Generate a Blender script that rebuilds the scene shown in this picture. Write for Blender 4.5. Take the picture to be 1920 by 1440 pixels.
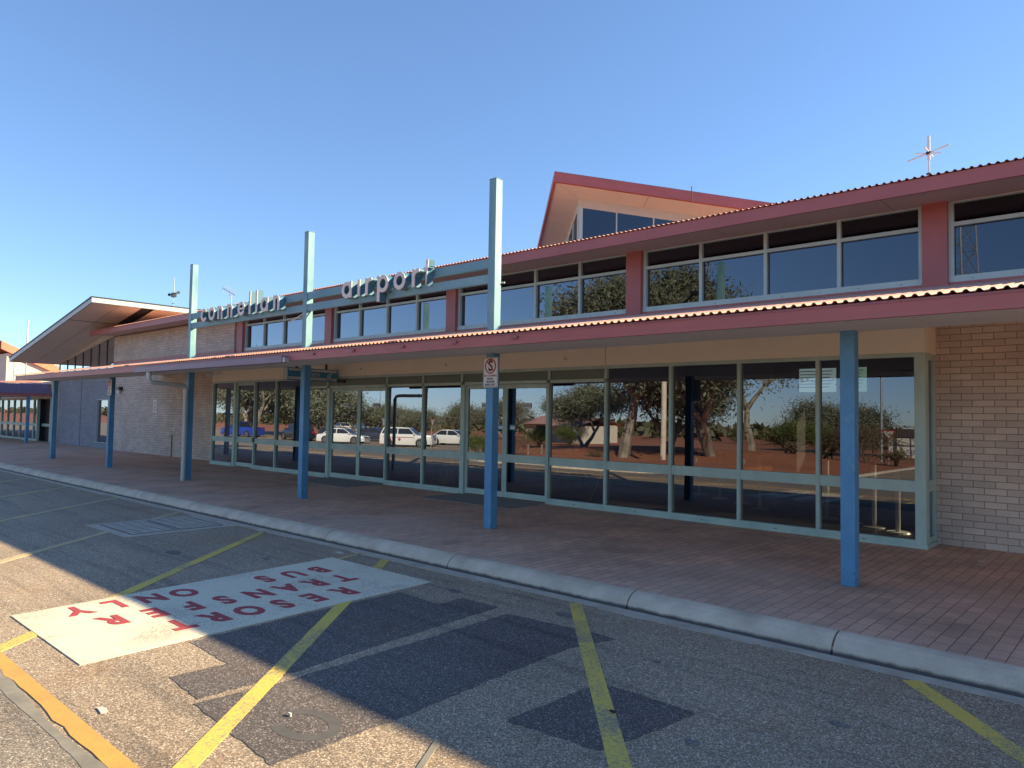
import bpy, math, random
from mathutils import Vector, Matrix
D = bpy.data
scene = bpy.context.scene
for o in list(D.objects): D.objects.remove(o)
col = scene.collection
R = math.radians
# ------------------------------------------------------------------ camera
EYE = 1.584
cd = D.cameras.new("camera"); cam = D.objects.new("camera", cd); col.objects.link(cam)
cd.sensor_width = 36.0; cd.lens = 25.474; cd.clip_start = 0.05; cd.clip_end = 5000
rv = Vector((0.74435625, 0.66758249, 0.01635205)); uv = Vector((0.01755004, -0.04403522, 0.99887582)); fv = Vector((-0.66755207, 0.74323248, 0.04449399))
cam.matrix_world = Matrix(((rv.x, uv.x, -fv.x, 0), (rv.y, uv.y, -fv.y, 0), (rv.z, uv.z, -fv.z, EYE), (0, 0, 0, 1)))
scene.camera = cam
# ------------------------------------------------------------------ sky and sun
SUN = Vector((0.95, 1.0, 0.72)).normalized()
elev = math.asin(SUN.z); azim = math.atan2(SUN.x, SUN.y)
world = D.worlds.new("World"); scene.world = world; world.use_nodes = True
wn = world.node_tree; bg = wn.nodes['Background']
sky = wn.nodes.new('ShaderNodeTexSky'); sky.sky_type = 'NISHITA'; sky.sun_disc = False
sky.sun_elevation = elev; sky.sun_rotation = azim; sky.altitude = 500; sky.air_density = 1.0; sky.dust_density = 0.0; sky.ozone_density = 3.0
smx = wn.nodes.new('ShaderNodeMix'); smx.data_type = 'RGBA'; smx.blend_type = 'MULTIPLY'; smx.inputs[0].default_value = 1.0; smx.inputs[7].default_value = (0.67, 0.80, 0.97, 1)
sgm = wn.nodes.new('ShaderNodeGamma'); sgm.inputs[1].default_value = 0.82; wn.links.new(sky.outputs[0], sgm.inputs[0]); wn.links.new(sgm.outputs[0], smx.inputs[6]); wn.links.new(smx.outputs[2], bg.inputs[0]); bg.inputs[1].default_value = 0.088
sl = D.lights.new("sun", 'SUN'); sun = D.objects.new("sun", sl); col.objects.link(sun)
sl.energy = 3.5; sl.angle = R(0.6); sl.color = (1.0, 0.85, 0.55)
sun.rotation_euler = SUN.to_track_quat('Z', 'Y').to_euler(); sun.location = (20, 30, 30)
vs = scene.view_settings; vs.view_transform = 'Standard'; vs.look = 'None'; vs.gamma = 1.0; vs.exposure = 1.82

# ------------------------------------------------------------------ materials
MATS = {}
def nodes(name):
    m = D.materials.new(name); m.use_nodes = True; nt = m.node_tree
    return m, nt, nt.nodes, nt.links, nt.nodes['Principled BSDF']
def noise(N, L, vec, scale, detail=4, rough=0.55):
    n = N.new('ShaderNodeTexNoise'); n.inputs['Scale'].default_value = scale; n.inputs['Detail'].default_value = detail; n.inputs['Roughness'].default_value = rough
    if vec: L.new(vec, n.inputs['Vector'])
    return n.outputs['Fac']
def ramp(N, L, fac, stops):
    r = N.new('ShaderNodeValToRGB'); L.new(fac, r.inputs[0])
    e = r.color_ramp.elements
    e[0].position, e[0].color = stops[0][0], (*stops[0][1], 1)
    e[1].position, e[1].color = stops[-1][0], (*stops[-1][1], 1)
    for p, c in stops[1:-1]:
        q = e.new(p); q.color = (*c, 1)
    return r.outputs[0]
def mix(N, L, fac, a, b, mode='MIX'):
    x = N.new('ShaderNodeMix'); x.data_type = 'RGBA'; x.blend_type = mode
    if isinstance(fac, float): x.inputs[0].default_value = fac
    else: L.new(fac, x.inputs[0])
    for i, v in ((6, a), (7, b)):
        if isinstance(v, tuple): x.inputs[i].default_value = (*v, 1)
        else: L.new(v, x.inputs[i])
    return x.outputs[2]
def bump(N, L, P, h, strength, dist=0.01):
    b = N.new('ShaderNodeBump'); b.inputs['Strength'].default_value = strength; b.inputs['Distance'].default_value = dist
    L.new(h, b.inputs['Height']); L.new(b.outputs[0], P.inputs['Normal'])
def tc(N): return N.new('ShaderNodeTexCoord').outputs['Object']
def paint(name, c, c2=None, rough=0.5, scale=2.0, lo=0.35, hi=0.7, metal=0.0, bmp=0.0, bscale=60, stretch=None):
    if name in MATS: return MATS[name]
    m, nt, N, L, P = nodes(name); v = tc(N)
    if stretch:
        mp = N.new('ShaderNodeMapping'); mp.inputs['Scale'].default_value = stretch; L.new(v, mp.inputs[0]); v = mp.outputs[0]
    c2 = c2 or tuple(x * 0.82 for x in c)
    f = noise(N, L, v, scale, 6, 0.6)
    L.new(ramp(N, L, f, [(lo, c2), (hi, c)]), P.inputs['Base Color'])
    P.inputs['Roughness'].default_value = rough; P.inputs['Metallic'].default_value = metal
    if bmp: bump(N, L, P, noise(N, L, v, bscale, 3), bmp, 0.004)
    MATS[name] = m; return m
def brick(name, ca, cb, mort, bw, rh, ms, horiz=False, tint=None, bstr=0.7, var=0.25):
    m, nt, N, L, P = nodes(name); v = tc(N)
    s = N.new('ShaderNodeSeparateXYZ'); L.new(v, s.inputs[0])
    cb_ = N.new('ShaderNodeCombineXYZ')
    if horiz:
        L.new(s.outputs[1], cb_.inputs[0]); L.new(s.outputs[0], cb_.inputs[1])
    else:
        a = N.new('ShaderNodeMath'); a.operation = 'ADD'; L.new(s.outputs[0], a.inputs[0]); L.new(s.outputs[1], a.inputs[1])
        L.new(a.outputs[0], cb_.inputs[0]); L.new(s.outputs[2], cb_.inputs[1])
    # slight wobble so the courses are not ruler straight
    w = N.new('ShaderNodeTexNoise'); w.inputs['Scale'].default_value = 2.5 if horiz else 5; L.new(v, w.inputs['Vector'])
    vm = N.new('ShaderNodeVectorMath'); vm.operation = 'SCALE'; L.new(w.outputs['Color'], vm.inputs[0]); vm.inputs['Scale'].default_value = 0.012 if horiz else 0.004
    va = N.new('ShaderNodeVectorMath'); L.new(cb_.outputs[0], va.inputs[0]); L.new(vm.outputs[0], va.inputs[1])
    b = N.new('ShaderNodeTexBrick'); L.new(va.outputs[0], b.inputs['Vector'])
    b.inputs['Scale'].default_value = 1; b.inputs['Brick Width'].default_value = bw; b.inputs['Row Height'].default_value = rh
    b.inputs['Mortar Size'].default_value = ms; b.inputs['Mortar Smooth'].default_value = 0.25; b.inputs['Bias'].default_value = 0.0
    b.inputs['Color1'].default_value = (*ca, 1); b.inputs['Color2'].default_value = (*cb, 1); b.inputs['Mortar'].default_value = (*mort, 1)
    f1 = noise(N, L, v, 1.1, 5); f2 = noise(N, L, v, 90, 4, 0.7)
    c = mix(N, L, 1.0, b.outputs['Color'], ramp(N, L, f1, [(0.3, (1 - var,) * 3), (0.7, (1 + var * .3,) * 3)]), 'MULTIPLY')
    c = mix(N, L, 1.0, c, ramp(N, L, f2, [(0.25, (0.72, 0.72, 0.72)), (0.75, (1.2, 1.2, 1.2))]), 'MULTIPLY')
    if tint: c = mix(N, L, ramp(N, L, noise(N, L, v, 0.5, 3), [(0.45, (0, 0, 0)), (0.75, (0.6, 0.6, 0.6))]), c, tint)
    L.new(c, P.inputs['Base Color']); P.inputs['Roughness'].default_value = 0.85
    inv = N.new('ShaderNodeMath'); inv.operation = 'MULTIPLY_ADD'; L.new(b.outputs['Fac'], inv.inputs[0]); inv.inputs[1].default_value = -1.0
    ad = N.new('ShaderNodeMath'); ad.operation = 'MULTIPLY'; L.new(f2, ad.inputs[0]); ad.inputs[1].default_value = 0.25; L.new(ad.outputs[0], inv.inputs[2])
    bump(N, L, P, inv.outputs[0], bstr, 0.008)
    MATS[name] = m; return m
def asphalt(name, base, hi, lo, scale=95, stain=0.25, warm=None):
    m, nt, N, L, P = nodes(name); v = tc(N)
    vo = N.new('ShaderNodeTexVoronoi'); vo.inputs['Scale'].default_value = scale; L.new(v, vo.inputs['Vector'])
    sp = N.new('ShaderNodeSeparateColor'); L.new(vo.outputs['Color'], sp.inputs[0])
    stone = ramp(N, L, sp.outputs[0], [(0.0, lo), (0.55, base), (0.86, tuple(x * 1.5 for x in base)), (1.0, hi)])
    gap = ramp(N, L, vo.outputs['Distance'], [(0.35, (1, 1, 1)), (0.8, (0.5, 0.5, 0.5))])
    c = mix(N, L, 1.0, stone, gap, 'MULTIPLY')
    st = ramp(N, L, noise(N, L, v, 0.55, 6, 0.65), [(0.3, (1 - stain,) * 3), (0.7, (1.06,) * 3)])
    c = mix(N, L, 1.0, c, st, 'MULTIPLY')
    mp = N.new('ShaderNodeMapping'); mp.inputs['Scale'].default_value = (0.25, 5, 1); mp.inputs['Rotation'].default_value = (0, 0, 0.35); L.new(v, mp.inputs[0])
    tr = ramp(N, L, noise(N, L, mp.outputs[0], 1.2, 4), [(0.54, (1, 1, 1)), (0.70, (0.66, 0.67, 0.70))]); dd = ramp(N, L, noise(N, L, v, 0.9, 5, .7), [(0.55, (1, 1, 1)), (0.75, (1.0, 0.86, 0.74))]); c = mix(N, L, 1.0, c, dd, 'MULTIPLY')
    c = mix(N, L, 1.0, c, tr, 'MULTIPLY')
    L.new(c, P.inputs['Base Color']); P.inputs['Roughness'].default_value = 0.8
    bump(N, L, P, vo.outputs['Distance'], -0.9, 0.006)
    MATS[name] = m; return m
def marking(name, c, under, worn=0.5, scale=55):
    m, nt, N, L, P = nodes(name); v = tc(N)
    vo = N.new('ShaderNodeTexVoronoi'); vo.inputs['Scale'].default_value = 95; L.new(v, vo.inputs['Vector'])
    f = noise(N, L, v, scale, 4, 0.75); g = noise(N, L, v, 1.6, 5, 0.6)
    a = N.new('ShaderNodeMath'); a.operation = 'MULTIPLY_ADD'; L.new(g, a.inputs[0]); a.inputs[1].default_value = 0.7; L.new(f, a.inputs[2])
    mask = ramp(N, L, a.outputs[0], [(worn + 0.12, (0, 0, 0)), (worn + 0.26, (1, 1, 1))])
    L.new(mix(N, L, mask, under, c), P.inputs['Base Color']); P.inputs['Roughness'].default_value = 0.75
    bump(N, L, P, vo.outputs['Distance'], -0.6, 0.005)
    MATS[name] = m; return m
def glassmat(name, r0, graz, tint, trans):
    m, nt, N, L, P = nodes(name); N.remove(P)
    out = N['Material Output']
    g = N.new('ShaderNodeBsdfGlossy'); g.inputs['Roughness'].default_value = 0.0; g.inputs['Color'].default_value = (*tint, 1)
    t = N.new('ShaderNodeBsdfTransparent'); t.inputs['Color'].default_value = (*trans, 1)
    lw = N.new('ShaderNodeLayerWeight'); lw.inputs['Blend'].default_value = 0.5
    a = N.new('ShaderNodeMath'); a.operation = 'MULTIPLY_ADD'; L.new(lw.outputs['Facing'], a.inputs[0]); a.inputs[1].default_value = graz; a.inputs[2].default_value = r0
    ms = N.new('ShaderNodeMixShader'); L.new(a.outputs[0], ms.inputs[0]); L.new(t.outputs[0], ms.inputs[1]); L.new(g.outputs[0], ms.inputs[2]); L.new(ms.outputs[0], out.inputs[0])
    v = tc(N); f = noise(N, L, v, 0.7, 1)
    b = N.new('ShaderNodeBump'); b.inputs['Strength'].default_value = 0.05; b.inputs['Distance'].default_value = 0.02; L.new(f, b.inputs['Height']); L.new(b.outputs[0], g.inputs['Normal'])
    MATS[name] = m; return m
def leafmat(name, c1, c2, c3):
    m, nt, N, L, P = nodes(name); v = tc(N)
    f = noise(N, L, v, 1.3, 3); g = noise(N, L, v, 9, 2)
    c = mix(N, L, g, ramp(N, L, f, [(0.35, c1), (0.65, c2)]), c3)
    L.new(c, P.inputs['Base Color']); P.inputs['Roughness'].default_value = 0.55
    MATS[name] = m; return m

M_glow = glassmat('shopfront_glass', 0.12, 0.47, (0.80, 0.86, 1.0), (0.24, 0.24, 0.24))
M_ghigh = glassmat('tinted_glass', 0.075, 0.42, (0.80, 0.86, 1.0), (0.05, 0.05, 0.06))
M_gclear = glassmat('annex_glass', 0.45, 0.45, (0.95, 0.97, 1), (0.12, 0.13, 0.14))
M_brick = brick('terminal_brick', (0.78, 0.64, 0.52), (0.63, 0.51, 0.42), (0.38, 0.28, 0.215), 0.2424, 0.086, 0.005, var=0.2)
M_slate = brick('grey_brick', (0.33, 0.33, 0.36), (0.27, 0.27, 0.30), (0.44, 0.43, 0.44), 0.2424, 0.086, 0.004, var=0.15)
M_paver = brick('paving_brick', (0.78, 0.475, 0.33), (0.62, 0.38, 0.265), (0.15, 0.09, 0.06), 0.232, 0.1145, 0.0035, horiz=True, tint=(0.60, 0.45, 0.36), bstr=0.6, var=0.3)
M_road = asphalt('asphalt', (0.45, 0.325, 0.215), (0.92, 0.80, 0.62), (0.26, 0.185, 0.125), scale=120)
M_road2 = asphalt('older_asphalt', (0.33, 0.265, 0.20), (0.75, 0.66, 0.55), (0.20, 0.155, 0.115), scale=130)
M_patch = asphalt('fresh_asphalt', (0.16, 0.125, 0.108), (0.55, 0.47, 0.4), (0.105, 0.082, 0.072), scale=130)
M_patch2 = asphalt('old_patch_asphalt', (0.24, 0.205, 0.18), (0.4, 0.36, 0.33), (0.17, 0.145, 0.125), scale=110)
M_white = marking('white_road_paint', (0.74, 0.65, 0.47), (0.44, 0.36, 0.27), 0.57)
M_red_l = marking('red_road_paint', (0.40, 0.055, 0.06), (0.35, 0.22, 0.19), 0.42)
M_yel = marking('yellow_road_paint', (0.72, 0.50, 0.095), (0.30, 0.24, 0.16), 0.60)
M_yelf = marking('faded_yellow_paint', (0.66, 0.48, 0.15), (0.45, 0.34, 0.23), 0.70)
M_ora = paint('orange_road_paint', (0.66, 0.36, 0.07), (0.52, 0.29, 0.07), 0.6, 4, bmp=0.4, bscale=90)
M_seal = paint('crack_sealant', (0.30, 0.26, 0.20), (0.20, 0.175, 0.14), 0.8, 6)
M_conc = paint('kerb_concrete', (0.80, 0.68, 0.56), (0.60, 0.50, 0.41), 0.85, 3, 0.3, 0.65, bmp=0.5, bscale=120)
M_conc2 = paint('drain_concrete', (0.60, 0.50, 0.39), (0.42, 0.35, 0.27), 0.85, 5, bmp=0.5, bscale=90)
M_red = paint('red_paint', (0.47, 0.135, 0.125), (0.40, 0.115, 0.108), 0.45, 1.5)
M_red2 = paint('red_edge_paint', (0.36, 0.12, 0.14), (0.30, 0.10, 0.12), 0.4, 2)
M_roof = paint('red_roof_sheet', (0.70, 0.37, 0.26), (0.60, 0.30, 0.21), 0.45, 1.5)
M_purple = paint('faded_purple_gutter', (0.26, 0.15, 0.22), (0.21, 0.12, 0.17), 0.4, 2, stretch=(1, 4, 4))
M_beige = paint('beige_panel', (0.85, 0.80, 0.65), (0.81, 0.76, 0.615), 0.7, 1)
M_pinkp = paint('cream_soffit', (0.84, 0.72, 0.62), (0.79, 0.67, 0.58), 0.7, 1.2)
M_soff = paint('canopy_soffit', (0.82, 0.74, 0.66), (0.76, 0.685, 0.61), 0.75, 1)
M_teal = paint('teal_frame', (0.50, 0.64, 0.55), (0.38, 0.51, 0.45), 0.5, 3, stretch=(1, 1, 0.4))
M_tealg = paint('dark_green_panel', (0.15, 0.20, 0.165), (0.13, 0.18, 0.15), 0.5, 1)
M_aqua = paint('aqua_frame', (0.56, 0.66, 0.62), (0.46, 0.56, 0.54), 0.5, 2)
M_blue = paint('blue_column_paint', (0.12, 0.34, 0.54), (0.09, 0.27, 0.46), 0.5, 3, bmp=0.15)
_c, _ct, _cn, _cl, _cp = nodes('chipped_column_paint'); _v = tc(_cn); _s = _cn.new('ShaderNodeSeparateXYZ'); _cl.new(_v, _s.inputs[0])
_z = _cn.new('ShaderNodeMapRange'); _cl.new(_s.outputs[2], _z.inputs[0]); _z.inputs[1].default_value = 0.0; _z.inputs[2].default_value = 0.55; _z.inputs[3].default_value = 0.14; _z.inputs[4].default_value = 0.0
_a = _cn.new('ShaderNodeMath'); _cl.new(noise(_cn, _cl, _v, 26, 5, .65), _a.inputs[0]); _cl.new(_z.outputs[0], _a.inputs[1])
_base = ramp(_cn, _cl, noise(_cn, _cl, _v, 2.2, 6), [(0.3, (0.07, 0.22, 0.38)), (0.7, (0.105, 0.30, 0.48))])
_fade = mix(_cn, _cl, ramp(_cn, _cl, noise(_cn, _cl, _v, 7, 6, .7), [(0.55, (0,0,0)), (0.8, (.5,.5,.5))]), _base, (0.30, 0.44, 0.52))
_cl.new(mix(_cn, _cl, ramp(_cn, _cl, _a.outputs[0], [(0.735, (0,0,0)), (0.75, (1,1,1))]), _fade, (0.10, 0.06, 0.045)), _cp.inputs['Base Color']); _cp.inputs['Roughness'].default_value = .5; bump(_cn, _cl, _cp, _a.outputs[0], .15, .003)
M_blue = _c
M_post = paint('weathered_teal_paint', (0.36, 0.54, 0.51), (0.12, 0.28, 0.35), 0.6, 2.2, 0.38, 0.85, bmp=0.15, stretch=(1.5, 1.5, 0.5))
M_beam = paint('weathered_blue_beam', (0.20, 0.37, 0.42), (0.10, 0.26, 0.35), 0.6, 2.5, 0.3, 0.75, stretch=(0.5, 2, 1.5))
M_letter = paint('aged_letter_face', (0.70, 0.68, 0.64), (0.58, 0.565, 0.53), 0.5, 4)
M_lside = paint('letter_teal_side', (0.06, 0.18, 0.26), (0.05, 0.15, 0.22), 0.5, 3)
M_pvc = paint('white_pipe', (0.60, 0.61, 0.58), (0.50, 0.51, 0.49), 0.4, 3)
M_fawn = paint('fawn_trim', (0.62, 0.56, 0.47), (0.56, 0.50, 0.42), 0.6, 2)
M_gfas = paint('pale_grey_fascia', (0.50, 0.51, 0.50), (0.44, 0.46, 0.47), 0.45, 1)
M_black = paint('black_metal', (0.02, 0.02, 0.022), (0.014, 0.014, 0.015), 0.4, 3)
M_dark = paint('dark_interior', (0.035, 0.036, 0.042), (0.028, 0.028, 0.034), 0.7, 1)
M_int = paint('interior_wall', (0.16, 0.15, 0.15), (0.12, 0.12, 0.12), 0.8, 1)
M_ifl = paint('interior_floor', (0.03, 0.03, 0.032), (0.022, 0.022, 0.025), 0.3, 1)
M_steel = paint('galvanised_steel', (0.55, 0.56, 0.57), (0.42, 0.43, 0.44), 0.4, 5, metal=0.6)
M_chrome = paint('brushed_post', (0.75, 0.74, 0.70), (0.65, 0.64, 0.60), 0.35, 5)
M_sign = paint('white_sign_face', (0.72, 0.72, 0.70), (0.64, 0.64, 0.62), 0.35, 5)
M_sred = paint('sign_red', (0.42, 0.03, 0.04), None, 0.4)
M_sblk = paint('sign_black', (0.015, 0.015, 0.018), None, 0.4)
M_sblue = paint('sign_blue', (0.05, 0.27, 0.46), (0.045, 0.24, 0.40), 0.4)
M_sgrey = paint('sign_grey', (0.66, 0.66, 0.63), None, 0.4)
M_cream = paint('cream_render', (0.62, 0.58, 0.50), (0.55, 0.51, 0.44), 0.8, 1)
M_orf = paint('orange_roof', (0.62, 0.24, 0.13), (0.52, 0.20, 0.11), 0.5, 1)
M_earth = paint('red_earth', (0.46, 0.165, 0.075), (0.32, 0.11, 0.05), 0.95, 0.35, 0.3, 0.7, bmp=0.5, bscale=8)
M_trunk = paint('gum_bark', (0.34, 0.29, 0.24), (0.17, 0.14, 0.115), 0.8, 2.5, 0.35, 0.6)
M_bark2 = paint('dark_bark', (0.14, 0.10, 0.075), (0.08, 0.06, 0.045), 0.9, 4)
M_leaf1 = leafmat('gum_leaf', (0.075, 0.09, 0.05), (0.15, 0.165, 0.10), (0.22, 0.22, 0.16))
M_leaf2 = leafmat('acacia_leaf', (0.06, 0.085, 0.025), (0.15, 0.17, 0.045), (0.12, 0.15, 0.04))
M_leaf3 = leafmat('dry_leaf', (0.16, 0.10, 0.055), (0.22, 0.15, 0.08), (0.12, 0.09, 0.05))
M_tyre = paint('tyre_rubber', (0.02, 0.02, 0.02), (0.014, 0.014, 0.014), 0.8, 5)
M_rim = paint('alloy_rim', (0.55, 0.55, 0.56), (0.45, 0.45, 0.46), 0.3, 5, metal=0.8)
M_lamp = paint('lamp_lens', (0.75, 0.76, 0.78), None, 0.15, 5)
M_tail = paint('tail_lens', (0.45, 0.02, 0.02), None, 0.2, 5)
M_cglass, _nt, _N, _L, _P = nodes('car_glass'); _P.inputs['Base Color'].default_value = (0.03, 0.035, 0.045, 1); _P.inputs['Roughness'].default_value = 0.05
def carpaint(n, c):
    m, nt, N, L, P = nodes(n); P.inputs['Base Color'].default_value = (*c, 1); P.inputs['Roughness'].default_value = 0.3; P.inputs['Coat Weight'].default_value = 0.6
    f = noise(N, L, tc(N), 1.5, 4); L.new(ramp(N, L, f, [(0.3, tuple(x * .88 for x in c)), (0.7, c)]), P.inputs['Base Color']); return m

# ------------------------------------------------------------------ mesh helpers
class MB:
    def __init__(s): s.v = []; s.f = []
    def add(s, vs, fs):
        o = len(s.v); s.v += [tuple(v) for v in vs]; s.f += [tuple(i + o for i in f) for f in fs]; return s
    def box(s, x0, x1, y0, y1, z0, z1):
        if x0 > x1: x0, x1 = x1, x0
        if y0 > y1: y0, y1 = y1, y0
        if z0 > z1: z0, z1 = z1, z0
        return s.add([(x0,y0,z0),(x1,y0,z0),(x1,y1,z0),(x0,y1,z0),(x0,y0,z1),(x1,y0,z1),(x1,y1,z1),(x0,y1,z1)],
                     [(0,3,2,1),(4,5,6,7),(0,1,5,4),(1,2,6,5),(2,3,7,6),(3,0,4,7)])
    def hexa(s, p): return s.add(p, [(0,3,2,1),(4,5,6,7),(0,1,5,4),(1,2,6,5),(2,3,7,6),(3,0,4,7)])
    def poly(s, pts): return s.add(pts, [tuple(range(len(pts)))])
    def slab(s, pts, z0, z1):            # pts CCW (x,y)
        n = len(pts)
        return s.add([(x,y,z0) for x,y in pts] + [(x,y,z1) for x,y in pts], [tuple(range(n-1,-1,-1)), tuple(range(n,2*n))] + [(i,(i+1)%n,n+(i+1)%n,n+i) for i in range(n)])
    def tube(s, a, b, r0, r1=None, n=10, cap=True):
        r1 = r0 if r1 is None else r1; a = Vector(a); b = Vector(b); d = (b - a).normalized()
        u = d.cross(Vector((0,0,1)) if abs(d.z) < .95 else Vector((1,0,0))).normalized(); w = d.cross(u)
        vs = []
        for c, r in ((a, r0), (b, r1)):
            for i in range(n):
                t = 2*math.pi*i/n; vs.append(c + u*math.cos(t)*r + w*math.sin(t)*r)
        fs = [(i, (i+1)%n, n+(i+1)%n, n+i) for i in range(n)]
        if cap: fs += [tuple(range(n-1,-1,-1)), tuple(range(n,2*n))]
        return s.add(vs, fs)
    def path(s, pts, r, n=12):
        pts = [Vector(p) for p in pts]; rings = []
        for i, p in enumerate(pts):
            d = (pts[min(i+1,len(pts)-1)] - pts[max(i-1,0)]).normalized()
            u = d.cross(Vector((0.31,0.2,0.93))).normalized(); w = d.cross(u)
            rr = r[i] if isinstance(r, (list,tuple)) else r
            rings.append([p + u*math.cos(2*math.pi*k/n)*rr + w*math.sin(2*math.pi*k/n)*rr for k in range(n)])
        vs = [v for q in rings for v in q]; fs = []
        for i in range(len(pts)-1):
            for k in range(n): fs.append((i*n+k, i*n+(k+1)%n, (i+1)*n+(k+1)%n, (i+1)*n+k))
        fs += [tuple(range(n-1,-1,-1)), tuple(range((len(pts)-1)*n, len(pts)*n))]
        return s.add(vs, fs)
    def disc(s, c, r, axis, h, n=20):
        c = Vector(c); a = Vector(axis).normalized(); return s.tube(c, c + a*h, r, r, n)
    def ring(s, c, r0, r1, axis, h, n=28):
        c = Vector(c); a = Vector(axis).normalized()
        u = a.cross(Vector((0,0,1)) if abs(a.z) < .9 else Vector((1,0,0))).normalized(); w = a.cross(u); vs = []
        for off in (0, h):
            for r in (r0, r1):
                for i in range(n):
                    t = 2*math.pi*i/n; vs.append(c + a*off + u*math.cos(t)*r + w*math.sin(t)*r)
        fs = []
        for i in range(n):
            j = (i+1)%n
            fs += [(i,j,n+j,n+i), (2*n+i,3*n+i,3*n+j,2*n+j), (i,2*n+i,2*n+j,j), (n+i,n+j,3*n+j,3*n+i)]
        return s.add(vs, fs)
def tag(o, label=None, cat=None, group=None, kind=None):
    if label: o['label'] = label
    if cat: o['category'] = cat
    if group: o['group'] = group
    if kind: o['kind'] = kind
    return o
def empty(name, loc, rz=0, label=None, cat=None, group=None):
    o = D.objects.new(name, None); o.empty_display_size = 0.3; col.objects.link(o); o.location = loc; o.rotation_euler = (0, 0, rz)
    return tag(o, label, cat, group)
def root_of(o):
    while o.parent: o = o.parent
    return o
def put(name, mb, mat, parent=None, local=False, smooth=False, bevel=0, label=None, origin=None):
    """link the shape as one mesh object; vertices are given in world space unless local"""
    off = Vector((0, 0, 0))
    if parent is not None and not local: off = root_of(parent).location
    if parent is None and origin is not None: off = Vector(origin)
    me = D.meshes.new(name); me.from_pydata([tuple(Vector(v) - off) for v in mb.v], [], mb.f); me.materials.append(mat); me.update()
    if smooth: me.polygons.foreach_set('use_smooth', [True]*len(me.polygons))
    o = D.objects.new(name, me); col.objects.link(o); o.parent = parent
    if parent is None and origin is not None: o.location = origin
    if smooth:
        try: me.set_sharp_from_angle(angle=R(35))
        except Exception: pass
    if bevel:
        b = o.modifiers.new('bevel', 'BEVEL'); b.width = bevel; b.segments = 2; b.limit_method = 'ANGLE'
    if label: o['label'] = label
    return o
def text(name, body, size, mat, ori, right, up, parent=None, depth=0.002, bold=0.0, align='CENTER', sx=1.0, space=1.0, linesp=1.0):
    """raised lettering: ori = world point, right/up = world directions of the text"""
    cu = D.curves.new(name, 'FONT'); cu.body = body; cu.size = size; cu.extrude = depth/2; cu.offset = bold; cu.align_x = align; cu.align_y = 'CENTER'; cu.space_character = space; cu.space_line = linesp; cu.resolution_u = 4
    t = D.objects.new(name + '_tmp', cu); col.objects.link(t)
    me = D.meshes.new_from_object(t, depsgraph=bpy.context.evaluated_depsgraph_get()) if False else D.meshes.new_from_object(t)
    D.objects.remove(t); D.curves.remove(cu)
    r = Vector(right).normalized(); u = Vector(up).normalized(); n = r.cross(u); off = root_of(parent).location if parent is not None else Vector((0,0,0))
    mb = MB()
    mb.v = [tuple(Vector(ori) + r*v.co.x*sx + u*v.co.y + n*(v.co.z + depth/2) - off) for v in me.vertices]
    mb.f = [tuple(p.vertices) for p in me.polygons]; D.meshes.remove(me)
    return put(name, mb, mat, parent, local=True)

# ------------------------------------------------------------------ ground, road, kerb, paving
ZR = -0.14; K = 1.0
def gh(x, y):
    t = min(max((-1.5 - y)/10, 0), 1); t = t*t*(3-2*t)
    h = ZR - 0.02 - 0.8*t
    if y < -4 and -52 < x < -8:
        m = math.exp(-((x+30)/11)**2 - ((y+30)/9)**2)*0.75 + math.exp(-((x+19)/5)**2 - ((y+27)/7)**2)*0.35
        h += m
    return h
def grid(xs, ys, fz): 
    mb = MB(); vs = [(x, y, fz(x, y)) for y in ys for x in xs]; n = len(xs)
    mb.add(vs, [(j*n+i, j*n+i+1, (j+1)*n+i+1, (j+1)*n+i) for j in range(len(ys)-1) for i in range(n-1)]); return mb
def frange(a, b, s):
    r = []; 
    while a < b - 1e-6: r.append(a); a += s
    return r + [b]
xs = [-1500,-800,-400,-250,-180,-140] + frange(-120, 30, 3) + [50,90,160,400,1500]
ys = [-1500,-700,-350,-200,-130] + frange(-100, 0, 2.5) + [6,30,60,120,300,700,1500]
tag(put('ground', grid(xs, ys, gh), M_earth, smooth=True), 'red desert earth reaching to the horizon', 'ground', kind='structure')
road = put('road', grid(frange(-130, 14, 6), [-0.9, 2, 5.70], lambda x, y: ZR), M_road); tag(road, 'grey chip-seal bus road in front of the terminal', 'road', kind='structure')
cpm = MB(); cys = frange(-40, -0.9, 1.5); cols_ = 26; cv = []
for y in cys:
    xr_ = -22.6 + min(0, (y+3.5))*0.95
    cv += [(-150 + (xr_+150)*i/cols_, y, (gh(-150 + (xr_+150)*i/cols_, y) + 0.024) if y < -1 else ZR) for i in range(cols_+1)]
cpm.add(cv, [(j*(cols_+1)+i, j*(cols_+1)+i+1, (j+1)*(cols_+1)+i+1, (j+1)*(cols_+1)+i) for j in range(len(cys)-1) for i in range(cols_)])
cp = put('car_park', cpm, M_road, smooth=True); tag(cp, 'sunlit asphalt car park across the road', 'car park', kind='structure')
sr = put('side_road', grid(frange(-11.5, 6, 2), frange(-60, -0.9, 1.5), lambda x, y: gh(x, y) + 0.024 if y < -1 else ZR), M_road, smooth=True); tag(sr, 'asphalt side road leaving beside the red island', 'road', kind='structure')
# paving platform
pv = MB(); pv.box(-62, 8, 5.83, 11.2, -0.16, 0); tag(put('pavement', pv, M_paver), 'brown brick paving under the canopy', 'pavement', kind='structure')
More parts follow.
